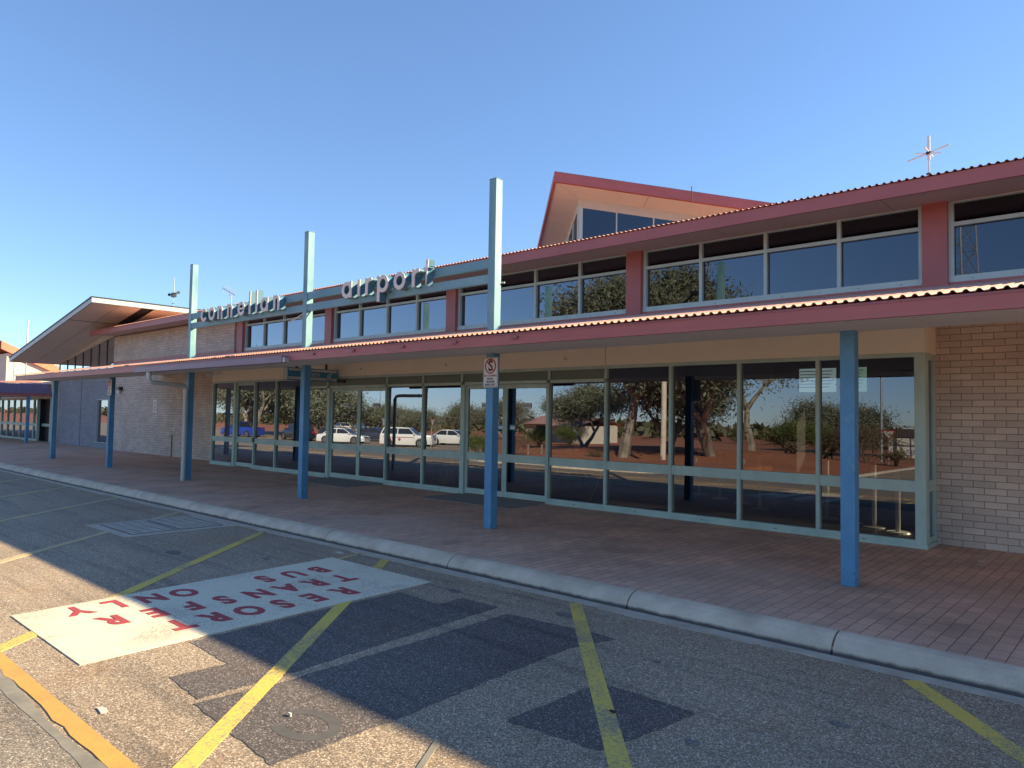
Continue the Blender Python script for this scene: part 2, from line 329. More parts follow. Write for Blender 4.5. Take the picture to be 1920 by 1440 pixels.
# kerb: one long structure in cast lengths with open joints
kb = MB(); prof = [(5.828,-0.16),(5.828,0.004),(5.79,0.004),(5.735,-0.010),(5.685,-0.040),(5.655,-0.075),(5.642,-0.105),(5.625,-0.16)]
jx = [8, 3.6, 1.0, -1.85, -3.63, -6.0, -8.4, -10.8, -12.2, -14.6, -17.0, -19.6, -22.4, -25, -28, -32, -37, -43, -50, -62]
for a, b in zip(jx[:-1], jx[1:]):
    a -= 0.008; b += 0.008; n = len(prof); st = [a, b]
    vs = [(x, y, z) for x in st for y, z in prof]
    kb.add(vs, [(i, (i+1)%n, n+(i+1)%n, n+i) for i in range(n)] + [tuple(range(n-1,-1,-1)), tuple(range(n, 2*n))])
kb.box(-62, 8, 5.66, 5.80, -0.16, -0.085)
tag(put('kerb', kb, M_conc), 'pale concrete kerb along the brick paving', 'kerb', kind='structure')
# gutter channel dirt strip beside kerb
gs = MB(); gs.box(-62, 8, 5.50, 5.63, ZR-0.01, ZR+0.0035)
put('channel_strip', gs, M_conc2, road)
random.seed(5); ua = []; ub = []; x = -30.0
while x < 7.5: w_ = 0.006 + 0.004*math.sin(x*5) + random.uniform(0, .004); c_ = 5.478 + random.uniform(-.006, .006); ua.append((x, c_-w_)); ub.append((x, c_+w_)); x += 0.11
for i0 in range(0, len(ua)-30, 34): put('dust_line', MB().slab(ua[i0:i0+random.randint(14,32)] + ub[i0:i0+14][::-1], ZR-0.003, ZR+0.005) if False else MB().slab((lambda n_: ua[i0:i0+n_] + ub[i0:i0+n_][::-1])(random.randint(12, 30)), ZR-0.003, ZR+0.005), M_conc2, road)
# far kerb of the red earth island
fk = MB(); pts = [(a_, b_ + 0.5) for a_, b_ in [(-22.3,-12),(-22.4,-4),(-22.0,-1.4),(-20.5,-0.75),(-16,-0.62),(-13.2,-0.8),(-11.9,-1.8),(-11.55,-4),(-11.6,-14),(-11.7,-34)]]
for (a, b) in zip(pts[:-1], pts[1:]):
    d = Vector((b[0]-a[0], b[1]-a[1])).normalized(); nn = Vector((-d.y, d.x))*0.09
    za, zb = gh(*a)+0.02, gh(*b)+0.02
    q = [(a[0]-nn.x,a[1]-nn.y),(b[0]-nn.x,b[1]-nn.y),(b[0]+nn.x,b[1]+nn.y),(a[0]+nn.x,a[1]+nn.y)]
    zz = [za, zb, zb, za]; fk.hexa([(x,y,z-0.05) for (x,y),z in zip(q,zz)] + [(x,y,z+0.12) for (x,y),z in zip(q,zz)])
tag(put('kerb', fk, M_conc), 'kerb around the red earth island across the road', 'kerb', kind='structure')
isl = MB(); isl.slab([(-22.2,-8),(-11.7,-8),(-11.65,-1.6),(-13.2,-0.35),(-20.4,-0.3),(-22.1,-1.05)], ZR-0.3, ZR+0.06)
tag(put('traffic_island', isl, M_earth), 'red earth island behind the far kerb', 'ground', kind='structure')

km, knt, kN, kL, kP = nodes('kerb_scuff_shade'); kv = tc(kN); ks = kN.new('ShaderNodeSeparateXYZ'); kL.new(kv, ks.inputs[0])
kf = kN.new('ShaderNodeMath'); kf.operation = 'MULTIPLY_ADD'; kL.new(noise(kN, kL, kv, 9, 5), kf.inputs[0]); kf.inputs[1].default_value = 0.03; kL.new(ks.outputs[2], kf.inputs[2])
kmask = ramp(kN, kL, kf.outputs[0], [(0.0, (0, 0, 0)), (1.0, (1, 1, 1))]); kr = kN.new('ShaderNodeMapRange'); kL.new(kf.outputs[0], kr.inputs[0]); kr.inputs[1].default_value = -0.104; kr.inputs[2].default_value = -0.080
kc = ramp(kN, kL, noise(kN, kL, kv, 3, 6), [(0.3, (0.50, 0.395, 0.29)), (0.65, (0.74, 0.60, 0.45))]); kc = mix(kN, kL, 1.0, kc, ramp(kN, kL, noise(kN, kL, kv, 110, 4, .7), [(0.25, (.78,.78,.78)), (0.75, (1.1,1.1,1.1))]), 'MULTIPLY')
kL.new(mix(kN, kL, kr.outputs[0], (0.085, 0.07, 0.065), kc), kP.inputs['Base Color']); kP.inputs['Roughness'].default_value = 0.85; bump(kN, kL, kP, noise(kN, kL, kv, 120, 3), .5, .004)  # dark lower face: tyre scuffs plus undercut shade painted into the colour
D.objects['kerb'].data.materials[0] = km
# markings (children of the road, each a sheet 4 mm above the last)
def S(pts): return [(x*K, y*K) for x, y in pts]
def sheet(name, pts, z, mat, scale=True, label=None):
    p = S(pts) if scale else pts
    a = sum(p[i][0]*p[(i+1)%len(p)][1] - p[(i+1)%len(p)][0]*p[i][1] for i in range(len(p)))
    if a < 0: p = p[::-1]
    return put(name, MB().slab(p, ZR-0.003, ZR+z), mat, road, label=label)
def patch(pts, label):
    rn = random.Random(len(label)); q = []
    for i, a in enumerate(pts):
        b = pts[(i+1)%len(pts)]; n = max(int(math.dist(a, b)/0.05), 1)
        for k in range(n): t = k/n; q.append((a[0]+(b[0]-a[0])*t + rn.uniform(-.009,.009), a[1]+(b[1]-a[1])*t + rn.uniform(-.009,.009)))
    return sheet('asphalt_patch', q, 0.003, M_patch, label=label)
def strip(name, a, b, w, z, mat, label=None):
    a = Vector(a); b = Vector(b); d = (b-a).normalized(); n = Vector((-d.y, d.x))*w/2
    return sheet(name, [(a-n)[:], (b-n)[:], (b+n)[:], (a+n)[:]], z, mat, label=label)
patch([(-5.54,4.58),(-4.95,4.55),(-4.95,4.86),(-4.49,4.86),(-4.40,3.6),(-4.32,2.6),(-4.33,2.05),(-4.81,2.09),(-4.79,2.47),(-5.44,2.50),(-5.50,3.5)], 'dark repair patch beside the white panel')
patch([(-4.29,4.77),(-3.86,4.80),(-3.38,4.84),(-3.20,4.83),(-3.33,4.38),(-3.29,3.4),(-3.25,2.63),(-3.27,1.93),(-4.28,2.0),(-4.22,2.62)], 'long dark repair patch in the middle of the road')
patch([(-2.76,3.98),(-2.07,3.96),(-2.13,3.5),(-2.19,3.17),(-2.80,3.11)], 'small square dark patch under the yellow line')
d0 = Vector((0.655, -0.755))
for k in range(-1, 12):
    x0 = -1.28 - 2.80*k; a = Vector((x0, 5.47)); L_ = 5.35 if k >= 1 else 6.6
    b = a + d0*L_
    strip('bay_line', a, b, 0.115, 0.005, M_yel if k in (-1, 0, 1, 2, 3) else M_yelf)
strip('faded_line', (-7.42,5.56), (-7.30,5.1), 0.05, 0.005, M_yelf)
# long orange line with a wavy lower edge and grey crack sealant next to it
random.seed(3)
top = []; bot = []; x = -34
while x < -1.0:
    top.append((x, 1.475)); bot.append((x, 1.375 + random.uniform(-0.012, 0.012))); x += 0.14
sheet('bay_end_line', bot + top[::-1], 0.0055, M_ora)
sheet('older_surface', [(-34,-0.85),(6,-0.85),(6,1.32),(-34,1.32)], 0.0025, M_road2)
up = []; dn = []; x = -12
while x < -2:
    w = 0.036 + 0.014*math.sin(x*3.1) + random.uniform(-0.006, 0.006); c = 1.335 + 0.015*math.sin(x*1.7)
    up.append((x, c+w)); dn.append((x, c-w)); x += 0.12
sheet('crack_seal', dn + up[::-1], 0.0045, M_seal)
strip('crack_seal', (-2.89,2.68), (-2.60,2.2), 0.035, 0.006, M_seal)
# painted out letter in the old patch
arc = MB(); c = Vector((-3.56, 2.30)); n = 22; o_ = []; i_ = []
for k in range(n+1):
    t = R(170) - R(290)*k/n; o_.append((c.x + 0.24*math.cos(t), c.y + 0.17*math.sin(t))); i_.append((c.x + 0.165*math.cos(t), c.y + 0.10*math.sin(t)))
arc.slab((o_ + i_[::-1])[::-1], ZR-0.003, ZR+0.0042)
put('painted_out_letter', arc, paint('blackout_paint', (0.085, 0.078, 0.072), (0.115, 0.10, 0.088), 0.8, 12), road)
# white panel with red words
wp = sheet('painted_panel', [(-7.128,1.773),(-5.454,1.767),(-5.55,3.4),(-5.644,5.083),(-7.415,5.085),(-7.27,3.4)], 0.0075, M_white)
def letters(word, x, ys):
    for ch, y in zip(word, ys):
        text('letter', ch, 0.415, M_red_l, (x*K, y*K, ZR+0.0072), (0,-1,0), (1,0,0), wp, depth=0.003, bold=0.018, sx=0.70)
letters('RESORT', -5.93, [4.215,3.875,3.547,3.228,2.93,2.63])
letters('TRANSFER', -6.42, [4.535,4.21,3.895,3.583,3.25,2.955,2.643,2.31])
letters('BUS', -6.93, [4.585,4.26,3.937]); letters('ONLY', -6.93, [3.105,2.81,2.50,2.20])
# oil spots, tyre marks
random.seed(8)
for (x, y, r) in [(-3.9,5.1,.10),(-5.2,5.0,.07),(-1.9,3.6,.04),(-1.4,4.4,.05),(-9.0,3.9,.12),(-2.7,4.6,.03),(-7.9,4.5,.06)]:
    p = [(x + r*(1+.3*random.random())*math.cos(t*.6283), y + .6*r*(1+.3*random.random())*math.sin(t*.6283)) for t in range(10)]
    sheet('oil_stain', p, 0.0045, M_patch2)
# drain with two grated lids
dr = empty('storm_drain', (-10.9, 4.5, ZR), 0, 'square concrete storm drain with gridded lids by the kerb', 'drain')
dm = MB().slab(S([(-11.96,3.866),(-10.47,3.88),(-10.45,5.56),(-11.94,5.62)]), ZR-0.05, ZR+0.006)
put('concrete_surround', dm, M_conc2, dr)
for y0, y1 in ((4.02,4.64),(4.70,5.32)):
    g = MB(); X0, X1 = -11.80*K, -10.62*K; Y0, Y1 = y0*K, y1*K
    g.box(X0, X1, Y0, Y1, ZR, ZR+0.010); put('lid', g, M_conc2, dr)
    gg = MB(); nx, ny = 8, 4
    for i in range(nx+1):
        x = X0 + (X1-X0)*i/nx; w = 0.010 if i in (0, nx) else 0.0035; gg.box(x-w, x+w, Y0, Y1, ZR+0.008, ZR+0.0115)
    for j in range(ny+1):
        y = Y0 + (Y1-Y0)*j/ny; w = 0.010 if j in (0, ny) else 0.0035; gg.box(X0, X1, y-w, y+w, ZR+0.008, ZR+0.0108)
    put('grate', gg, paint('grate_gap', (0.10,0.09,0.08), None, .8), dr)
# litter on the road
for i, (x, y, z, l) in enumerate([(-4.55,1.60,ZR,'pale dry leaf on the sunlit asphalt in the foreground'),(-3.72,2.30,ZR,'small pale pebble on the sunlit asphalt by the painted-out letter'),(-7.6,5.33,ZR,'scrap of white paper near the kerb beyond the white panel'),(-1.58,9.9,0.0,'white scrap of paper on the paving by the brick wall'),(-2.42,3.62,ZR+.01,'dark pebble on the yellow line in the small patch')]):
    k = 1 if i == 3 else K; s = [.05,.016,.07,.035,.02][i]; m = MB()
    nn = 7; m.slab([(x*k + s*(1+.4*math.sin(q*2.3))*math.cos(q*6.283/nn), y*k + s*.45*(1+.3*math.cos(q*3.1))*math.sin(q*6.283/nn)) for q in range(nn)], z+0.001, z+0.008 if i != 1 else z+0.02)
    tag(put('leaf' if i == 0 else ('pebble' if i in (1,4) else 'paper_scrap'), m, M_black if i == 4 else M_fawn, origin=(x*k, y*k, z)), l, 'leaf' if i == 0 else ('pebble' if i in (1,4) else 'litter'))

# ================================================================== terminal building
T = empty('terminal_building', (-12, 10.9, 0), 0, 'long brick and glass airport terminal with red fascias and a covered walkway', 'building')
YW = 10.9; YG = 10.35; YC = 11.08
put('brick_wall', MB().box(-2.235, 7, YW, YW+0.25, 0, 3.35), M_brick, T)
put('brick_wall', MB().box(-31.3, -21.40, YW, YW+0.25, 0, 4.50), M_brick, T)
put('wall_flashing', MB().box(-31.3, -21.34, YW-0.012, YW, 3.20, 3.50), M_red, T)
put('brick_return', MB().box(-2.36, -2.245, YG+0.13, YW-0.0, 2.47, 2.87), M_beige, T)
# cladding behind shopfront line
put('wall_cladding', MB().box(-21.35, 7, 10.98, 11.12, 2.9, 3.457), M_red, T)
# pilasters and clerestory windows
for k in range(-1, 5):
    x1 = -2.09 - 4.72*k; x0 = x1 - (0.30 if k < 4 else 0.36)
    m = MB().box(x0, x1, 10.93, 11.2, 3.06, 4.56); m.box(x0-0.006, x1+0.006, 10.922, 11.0, 3.06, 3.47)
    put('pilaster', m, M_red, T)
def tilt(mb, z0, e=0.0048):     # a pane leans a hair outwards, as fitted
    rx = random.uniform(-.0012, .0012); rz = random.uniform(-.0012, .0012); xc = mb.v[0][0]
    mb.v = [(x, y + (z-z0)*(e+rx*(e > 0)) + (x-xc)*rz*(e > 0), z) for x, y, z in mb.v]; return mb
for k in range(-1, 4):
    xr = -2.09 - 4.72*k - 0.30; xl = xr - 4.42
    if k == 3: xl = -2.09 - 4.72*4
    n = 4; w = (xr-xl)/n; fr = MB()
    fr.box(xl, xr, YC-0.075, YC+0.03, 3.457, 3.545); fr.box(xl, xr, YC-0.09, YC-0.06, 3.455, 3.475)
    fr.box(xl, xr, YC-0.06, YC+0.03, 4.525, 4.58)
    for i in range(n+1):
        x = xl + w*i; h = 0.03 if i in (0, n) else 0.026; xx = min(max(x, xl+h), xr-h)
        fr.box(xx-h, xx+h, YC-0.062, YC+0.028, 3.545, 4.525)
    for i in range(n):
        a = xl + w*i + (0.06 if i == 0 else 0.026); b = xl + w*(i+1) - (0.06 if i == n-1 else 0.026)
        fr.box(a, b, YC-0.058, YC+0.025, 4.215, 4.268)
    wdw = put('window', fr, M_aqua, T)
    pn = MB()
    for i in range(n):
        a = xl + w*i + 0.02; b = xl + w*(i+1) - 0.02
        for z0, z1 in ((3.54, 4.22), (4.26, 4.53)): tilt(pn.add([(a,YC,z0),(b,YC,z0),(b,YC,z1),(a,YC,z1)], [(0,1,2,3)]), 3.5, 0.0)
    put('pane', pn, M_ghigh, wdw)
    for i in range(8):
        x = xl + (i+0.5)*(xr-xl)/8; put('weep_hole', MB().box(x-0.012, x+0.012, YC-0.08, YC-0.074, 3.49, 3.496), M_black, wdw)
# eave of the main roof: soffit panels, fascia, ribbed sheet
EY = 10.1; EX0 = -31.55
so = MB(); x = EX0
while x < 7: so.box(x+0.005, min(x+2.4, 7)-0.005, EY+0.02, YC+0.1, 4.545, 4.56); x += 2.4
put('eave_soffit', so, paint('upper_soffit', (0.72,0.52,0.46), (0.65,0.46,0.41), 0.7, 1), T)
fa = MB().box(EX0, 7, EY-0.02, EY+0.02, 4.475, 4.655)
put('eave_fascia', fa, M_red, T)
def ribbed(x0, x1, y0, z0, y1, z1, pitch=0.088, h=0.021, th=0.004):
    n = int((x1-x0)/pitch); prof = []
    for i in range(n):
        b = x0 + i*pitch; prof += [(b, 0), (b+pitch*.40, 0), (b+pitch*.54, h*.85), (b+pitch*.62, h), (b+pitch*.74, h), (b+pitch*.82, h*.85)]
    prof.append((x0+n*pitch, 0)); m = len(prof); vs = []
    for (y, z) in ((y0, z0), (y1, z1)):
        vs += [(a, y, z+c) for a, c in prof] + [(a, y, z+c-th) for a, c in prof]
    fs = []
    for i in range(m-1):
        fs += [(i, i+1, 2*m+i+1, 2*m+i), (m+i, 3*m+i, 3*m+i+1, m+i+1), (i, m+i, m+i+1, i+1), (2*m+i, 2*m+i+1, 3*m+i+1, 3*m+i)]
    return MB().add(vs, fs)
put('roof', ribbed(EX0, 7, EY-0.05, 4.662, 17.2, 5.336), M_roof, T)
SK = (-1.5, 5.5, 17.2, 19.6)
rf = MB()
for x0_, x1_, y0_, y1_ in ((EX0, SK[0], 17.2, 20), (SK[1], 7, 17.2, 20), (SK[0], SK[1], SK[3], 20)): rf.add([(x0_,y0_,5.336+(y0_-17.2)*.0943),(x1_,y0_,5.336+(y0_-17.2)*.0943),(x1_,y1_,5.336+(y1_-17.2)*.0943),(x0_,y1_,5.336+(y1_-17.2)*.0943)], [(0,1,2,3)])
rf.add([(EX0,20,5.6),(7,20,5.6),(7,30,4.7),(EX0,30,4.7)], [(0,1,2,3)]); put('roof', rf, M_roof, T)
put('added_sun_opening', MB().box(SK[0]-.1, SK[1]+.1, SK[2]-.1, SK[2], 5.3, 5.5).box(SK[0]-.1, SK[1]+.1, SK[3], SK[3]+.1, 5.5, 5.7).box(SK[0]-.1, SK[0], SK[2], SK[3], 5.3, 5.6).box(SK[1], SK[1]+.1, SK[2], SK[3], 5.3, 5.6), M_aqua, T)  # rim of an unseen roof opening, added to bring sun onto the queue posts
put('end_wall', MB().add([(EX0+.3,11.2,0),(EX0+.3,30,0),(EX0+.3,30,4.6),(EX0+.3,20,5.5),(EX0+.3,11.2,4.6)], [(0,4,3,2,1)]), M_brick, T)
put('end_wall', MB().add([(6.9,11.2,0),(6.9,30,0),(6.9,30,4.6),(6.9,20,5.5),(6.9,11.2,4.6)], [(0,1,2,3,4)]), M_brick, T)
put('rear_wall', MB().box(-31.3, 6.9, 29.8, 30, 0, 4.6), M_brick, T)
# canopy: columns, soffit, fascia, ribbed sheet
CY = 6.5; CX0 = -26.75; CB = 0.178
m = MB(); x = CX0
while x < 7:
    a, b = x+0.004, min(x+3.6, 7)-0.004
    m.hexa([(a,CY+.03,2.462),(b,CY+.03,2.462),(b,7.60,2.478),(a,7.60,2.478),(a,CY+.03,2.475),(b,CY+.03,2.475),(b,7.60,2.492),(a,7.60,2.492)]); x += 3.6
m.hexa([(CX0,7.60,2.484),(7,7.60,2.484),(7,YW,2.885),(CX0,YW,2.885),(CX0,7.60,2.495),(7,7.60,2.495),(7,YW,2.90),(CX0,YW,2.90)])
put('canopy_soffit', m, M_soff, T)
m = MB().box(CX0, 7, CY-0.012, CY+0.03, 2.485, 2.592); m.box(CX0, 7, CY-0.024, CY+0.03, 2.45, 2.485); m.box(CX0-0.02, CX0, CY-0.012, 7.7, 2.47, 2.6)
put('canopy_fascia', m, M_red, T)
put('fascia_lip', MB().box(CX0, 7, CY-0.020, CY-0.0125, 2.570, 2.590), M_red2, T)
put('canopy_roof', ribbed(CX0-0.03, 7, CY-0.055, 2.600, 10.97, 2.600 + CB*(10.97-CY+0.055)), M_roof, T)
for i, (x, y) in enumerate([(-10.12,0),(-9.05,0),(-7.9,0),(-6.84,0),(-5.79,0)]):
    w = 0.05; put('bracket', MB().box(x-w, x+w, CY-0.045, CY-0.012, 2.515, 2.548), M_red2, T)
for k in range(-1, 6):
    x = -2.285 - 4.823*k; put('column', MB().box(x-0.0675, x+0.0675, 7.4325, 7.5675, 0.0, 2.482), M_blue, T, bevel=0.006)
# gutter length and downpipe
m = MB().box(-17.05, -10.86, CY-0.135, CY-0.026, 2.412, 2.530); put('gutter', m, M_purple, T, bevel=0.008)
put('gutter_stop_end', MB().box(-10.858, -10.80, CY-0.12, CY-0.03, 2.42, 2.50), M_steel, T)
pp = [(-16.36,6.42,2.42),(-16.36,6.42,2.27),(-16.37,6.45,2.215),(-16.39,6.54,2.19),(-16.56,7.22,2.165),(-16.61,7.31,2.14),(-16.62,7.345,2.07),(-16.62,7.345,0.0)]
put('downpipe', MB().path(pp, 0.047, 14), M_pvc, T, smooth=True)
m = MB()
for p, q in (((-16.36,6.42,2.40),(-16.36,6.42,2.33)), ((-16.41,6.60,2.188),(-16.425,6.66,2.186)), ((-16.62,7.345,2.06),(-16.62,7.345,1.99)), ((-16.62,7.345,0.70),(-16.62,7.345,0.665))): put('pipe_collar', MB().tube(p, q, 0.054, 0.054, 14), M_pvc, T, smooth=True)
# bulkhead above the shopfront
xs_b = [-21.6, -17.98, -15.2, -7.13, -2.235]
m = MB()
for a, b in zip(xs_b[:-1], xs_b[1:]): m.box(a+0.006, b-(0.006 if b != -2.235 else 0), YG-0.01, YG+0.12, 2.487, 2.86)
put('bulkhead', m, M_beige, T)
put('bulkhead_return', MB().box(-2.30, -2.229, YG+0.121, YW-0.001, 2.487, 2.862), M_beige, T)
for x in (-11.15, -8.0, -14.1): put('wall_plate', MB().box(x-.03, x+.03, YG-0.016, YG-0.011, 2.61, 2.67), M_fawn, T)
# shopfront
edges = [-2.36, -3.57, -4.72, -5.87, -7.12, -8.37, -10.66, -11.86, -13.10, -15.43, -16.56, -17.88, -18.99, -20.19, -21.54]
door_pairs = {(-8.37, -10.66): -9.50, (-13.10, -15.43): -14.20}; single = (-18.99, -20.19)
zt = 2.487
def sec(b0, b1, mb): mb.box(*b0, *b1)
for a, b in zip(edges[:-1], edges[1:]):
    spand = -16.6 < b and a < -7.0
    ztop = 2.205 if spand else 2.43
    if (a, b) in door_pairs or (a, b) == single:
        leaves = [(a, door_pairs[(a, b)]), (door_pairs[(a, b)], b)] if (a, b) in door_pairs else [(a, b)]
        fr = MB(); fr.box(b, b+0.09, YG-0.023, YG+0.10, 0.0, ztop+0.0); fr.box(a-0.045, a, YG-0.023, YG+0.10, 0.0, ztop)
        fr.box(b+0.0901, a-0.0451, YG-0.023, YG+0.10, ztop, ztop+0.055)
        door = put('door_frame', fr, M_teal, T)
        for xr, xl in leaves:
            L_ = xl + (0.092 if abs(xl-b) < .01 else 0.003); Rr = xr - (0.048 if abs(xr-a) < .01 else 0.003)
            yy = YG + 0.03; lf = MB(); st = 0.055
            lf.box(L_, L_+st, yy, yy+0.045, 0.02, ztop-0.006); lf.box(Rr-st, Rr, yy, yy+0.045, 0.02, ztop-0.006)
            lf.box(L_+st, Rr-st, yy+.001, yy+0.044, 0.02, 0.13); lf.box(L_+st, Rr-st, yy+.001, yy+0.044, ztop-0.085, ztop-0.006); lf.box(L_+st, Rr-st, yy-0.004, yy+0.044, 0.70, 0.85)
            leaf = put('door', lf, M_teal, T)
            pn = MB()
            for z0, z1 in ((0.125, 0.705), (0.845, ztop-0.08)): pn.add([(L_+st-.01,yy+.02,z0),(Rr-st+.01,yy+.02,z0),(Rr-st+.01,yy+.02,z1),(L_+st-.01,yy+.02,z1)], [(0,1,2,3)])
            put('pane', tilt(pn, 0.8), M_glow, leaf)
            if (a, b) == single: put('lock', MB().box(Rr-0.03, Rr+0.06, yy-0.06, yy-0.005, 0.74, 0.86), M_black, leaf)
    else:
        fr = MB(); h = 0.024
        
        if a != -2.36: fr.box(a-h, a+h, YG-0.02, YG+0.10, 0.10, ztop)
        if b == -21.54: fr.box(b, b+0.05, YG-0.02, YG+0.10, 0.10, ztop)
        fr.box(b+h+.001, a-(h+.001 if a != -2.36 else 0), YG-0.006, YG+0.09, 0.70, 0.845)
        fr.box(b, a, YG-0.03, YG+0.10, 0.0, 0.10); fr.box(b, a, YG-0.045, YG-0.03, 0.0, 0.05)
        if spand: fr.box(b+h+.001, a-h-.001, YG-0.018, YG+0.10, ztop, ztop+0.055)
        wdw = put('window', fr, M_teal, T)
        pn = MB()
        for z0, z1 in ((0.095, 0.705), (0.84, ztop+0.005)): pn.add([(b+.02,YG+.035,z0),(a-(.02 if a != -2.36 else -.01),YG+.035,z0),(a-(.02 if a != -2.36 else -.01),YG+.035,z1),(b+.02,YG+.035,z1)], [(0,1,2,3)])
        put('pane', tilt(pn, 0.8), M_glow, wdw)
        wb = MB(); wb.box((a+b)/2-0.02, (a+b)/2+0.02, YG-0.048, YG-0.044, 0.062-.02, 0.07-.02); put('weep_hole', wb, M_black, wdw)
    if spand:
        put('spandrel_panel', MB().box(b+0.024, a-0.024, YG+0.01, YG+0.06, 2.262, 2.43), M_tealg, T)
        put('mullion', MB().box(a-0.024, a+0.024, YG-0.021, YG+0.10, 2.261, 2.43), M_teal, T)
put('shopfront_head', MB().box(-21.54, -2.36, YG-0.02, YG+0.10, 2.431, 2.486), M_teal, T)
m = MB().box(-2.36, -2.235, YG-0.02, YG+0.10, 0.0, 2.486); m.box(-2.30, -2.235, YG+0.101, YG+0.16, 0, 2.486); m.box(-2.30, -2.235, YW-0.10, YW-0.002, 0, 2.486)
m.box(-2.29, -2.24, YG+0.161, YW-0.101, 0, 0.12); m.box(-2.29, -2.24, YG+0.161, YW-0.101, 2.40, 2.486); m.box(-2.29, -2.24, YG+0.161, YW-0.101, 0.70, 0.845); m.box(-2.40, -2.215, YG-0.04, YG-0.021, 0, 0.05); m.box(-2.234, -2.215, YG-0.021, YW-0.003, 0, 0.05)
put('corner_frame', m, M_teal, T)
put('side_pane', MB().add([(-2.265,YG+.15,.1),(-2.265,YW-.09,.1),(-2.265,YW-.09,2.42),(-2.265,YG+.15,2.42)], [(0,1,2,3)]), M_glow, T)
for xc in (-9.5, -14.2): put('door_mat', MB().box(xc-1.15, xc+1.15, 9.25, 10.28, 0.0005, 0.008), paint('threshold_mat', (0.30,0.29,0.28), (0.22,0.21,0.20), 0.9, 8, bmp=.4), T)
put('door_sensor', MB().box(-14.95, -14.70, YG-0.07, YG-0.021, 2.33, 2.385), M_black, T)
put('door_sensor', MB().path([(-9.75, YG-0.06, 2.36), (-9.70, YG-0.065, 2.345), (-9.65, YG-0.06, 2.36)], [.02,.032,.02], 12), M_black, T)
# interior seen faintly through the glass
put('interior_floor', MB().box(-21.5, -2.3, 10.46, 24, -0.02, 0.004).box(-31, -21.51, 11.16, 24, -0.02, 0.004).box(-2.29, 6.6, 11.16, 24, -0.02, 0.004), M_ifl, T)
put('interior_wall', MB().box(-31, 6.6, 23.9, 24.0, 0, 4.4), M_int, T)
put('interior_ceiling', MB().box(-31, 6.6, 11.3, 16.6, 4.40, 4.44).box(-31, 6.6, 19.5, 24, 4.40, 4.44).box(-31, -2, 16.6, 19.5, 4.40, 4.44), M_int, T)  # gap left under the added roof opening so sunlight gets inside
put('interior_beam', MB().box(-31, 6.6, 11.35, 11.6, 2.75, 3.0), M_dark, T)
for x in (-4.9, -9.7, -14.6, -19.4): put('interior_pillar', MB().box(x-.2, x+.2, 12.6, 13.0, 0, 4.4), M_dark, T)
# roof lantern: rotated 45 degrees, a prow pointing at the road
ax, ay = -12.06, 15.0; SA, SB = 0.112, 0.165; S2 = math.sqrt(.5)
def lp(a, b, z):     # a along (1,1), b along (-1,1) from the prow
    return (ax + (a-b)*S2, ay + (a+b)*S2, z - SA*a - SB*b)
Lr = 8.5
fa = MB()
for (z0, z1, e) in ((7.90, 8.03, 0.03), (8.03, 8.18, 0.0)):
    fa.hexa([lp(-.0-e,-.0-e,z0), lp(Lr,-e,z0), lp(Lr,.05,z0), lp(.05,.05,z0), lp(-e,-e,z1), lp(Lr,-e,z1), lp(Lr,.05,z1), lp(.05,.05,z1)])
    fa.hexa([lp(-e,-e,z0), lp(.05,.05,z0), lp(.05,Lr,z0), lp(-e,Lr,z0), lp(-e,-e,z1), lp(.05,.05,z1), lp(.05,Lr,z1), lp(-e,Lr,z1)])
put('lantern_fascia', fa, M_red, T)
put('lantern_roof', MB().add([lp(0,0,8.19), lp(Lr,0,8.19), lp(Lr,Lr,8.19), lp(0,Lr,8.19)], [(0,1,2,3)]), M_roof, T)
ov = 0.78; g = 0.006
so = MB()
for (p, q) in ((0.0, 2.6), (2.6, 5.2), (5.2, Lr)):
    so.poly([lp(max(p,0.05)+g, .05, 7.93), lp(q-g, .05, 7.93), lp(q-g, ov, 7.93), lp(max(p, ov)+g, ov, 7.93)][::-1])
    so.poly([lp(.05, max(p,0.05)+g, 7.93), lp(ov, max(p, ov)+g, 7.93), lp(ov, q-g, 7.93), lp(.05, q-g, 7.93)][::-1])
put('lantern_soffit', so, M_pinkp, T)
def lq(a, b, z): x, y, _ = lp(a, b, 0); return (x, y, z)
Lw = 7.0
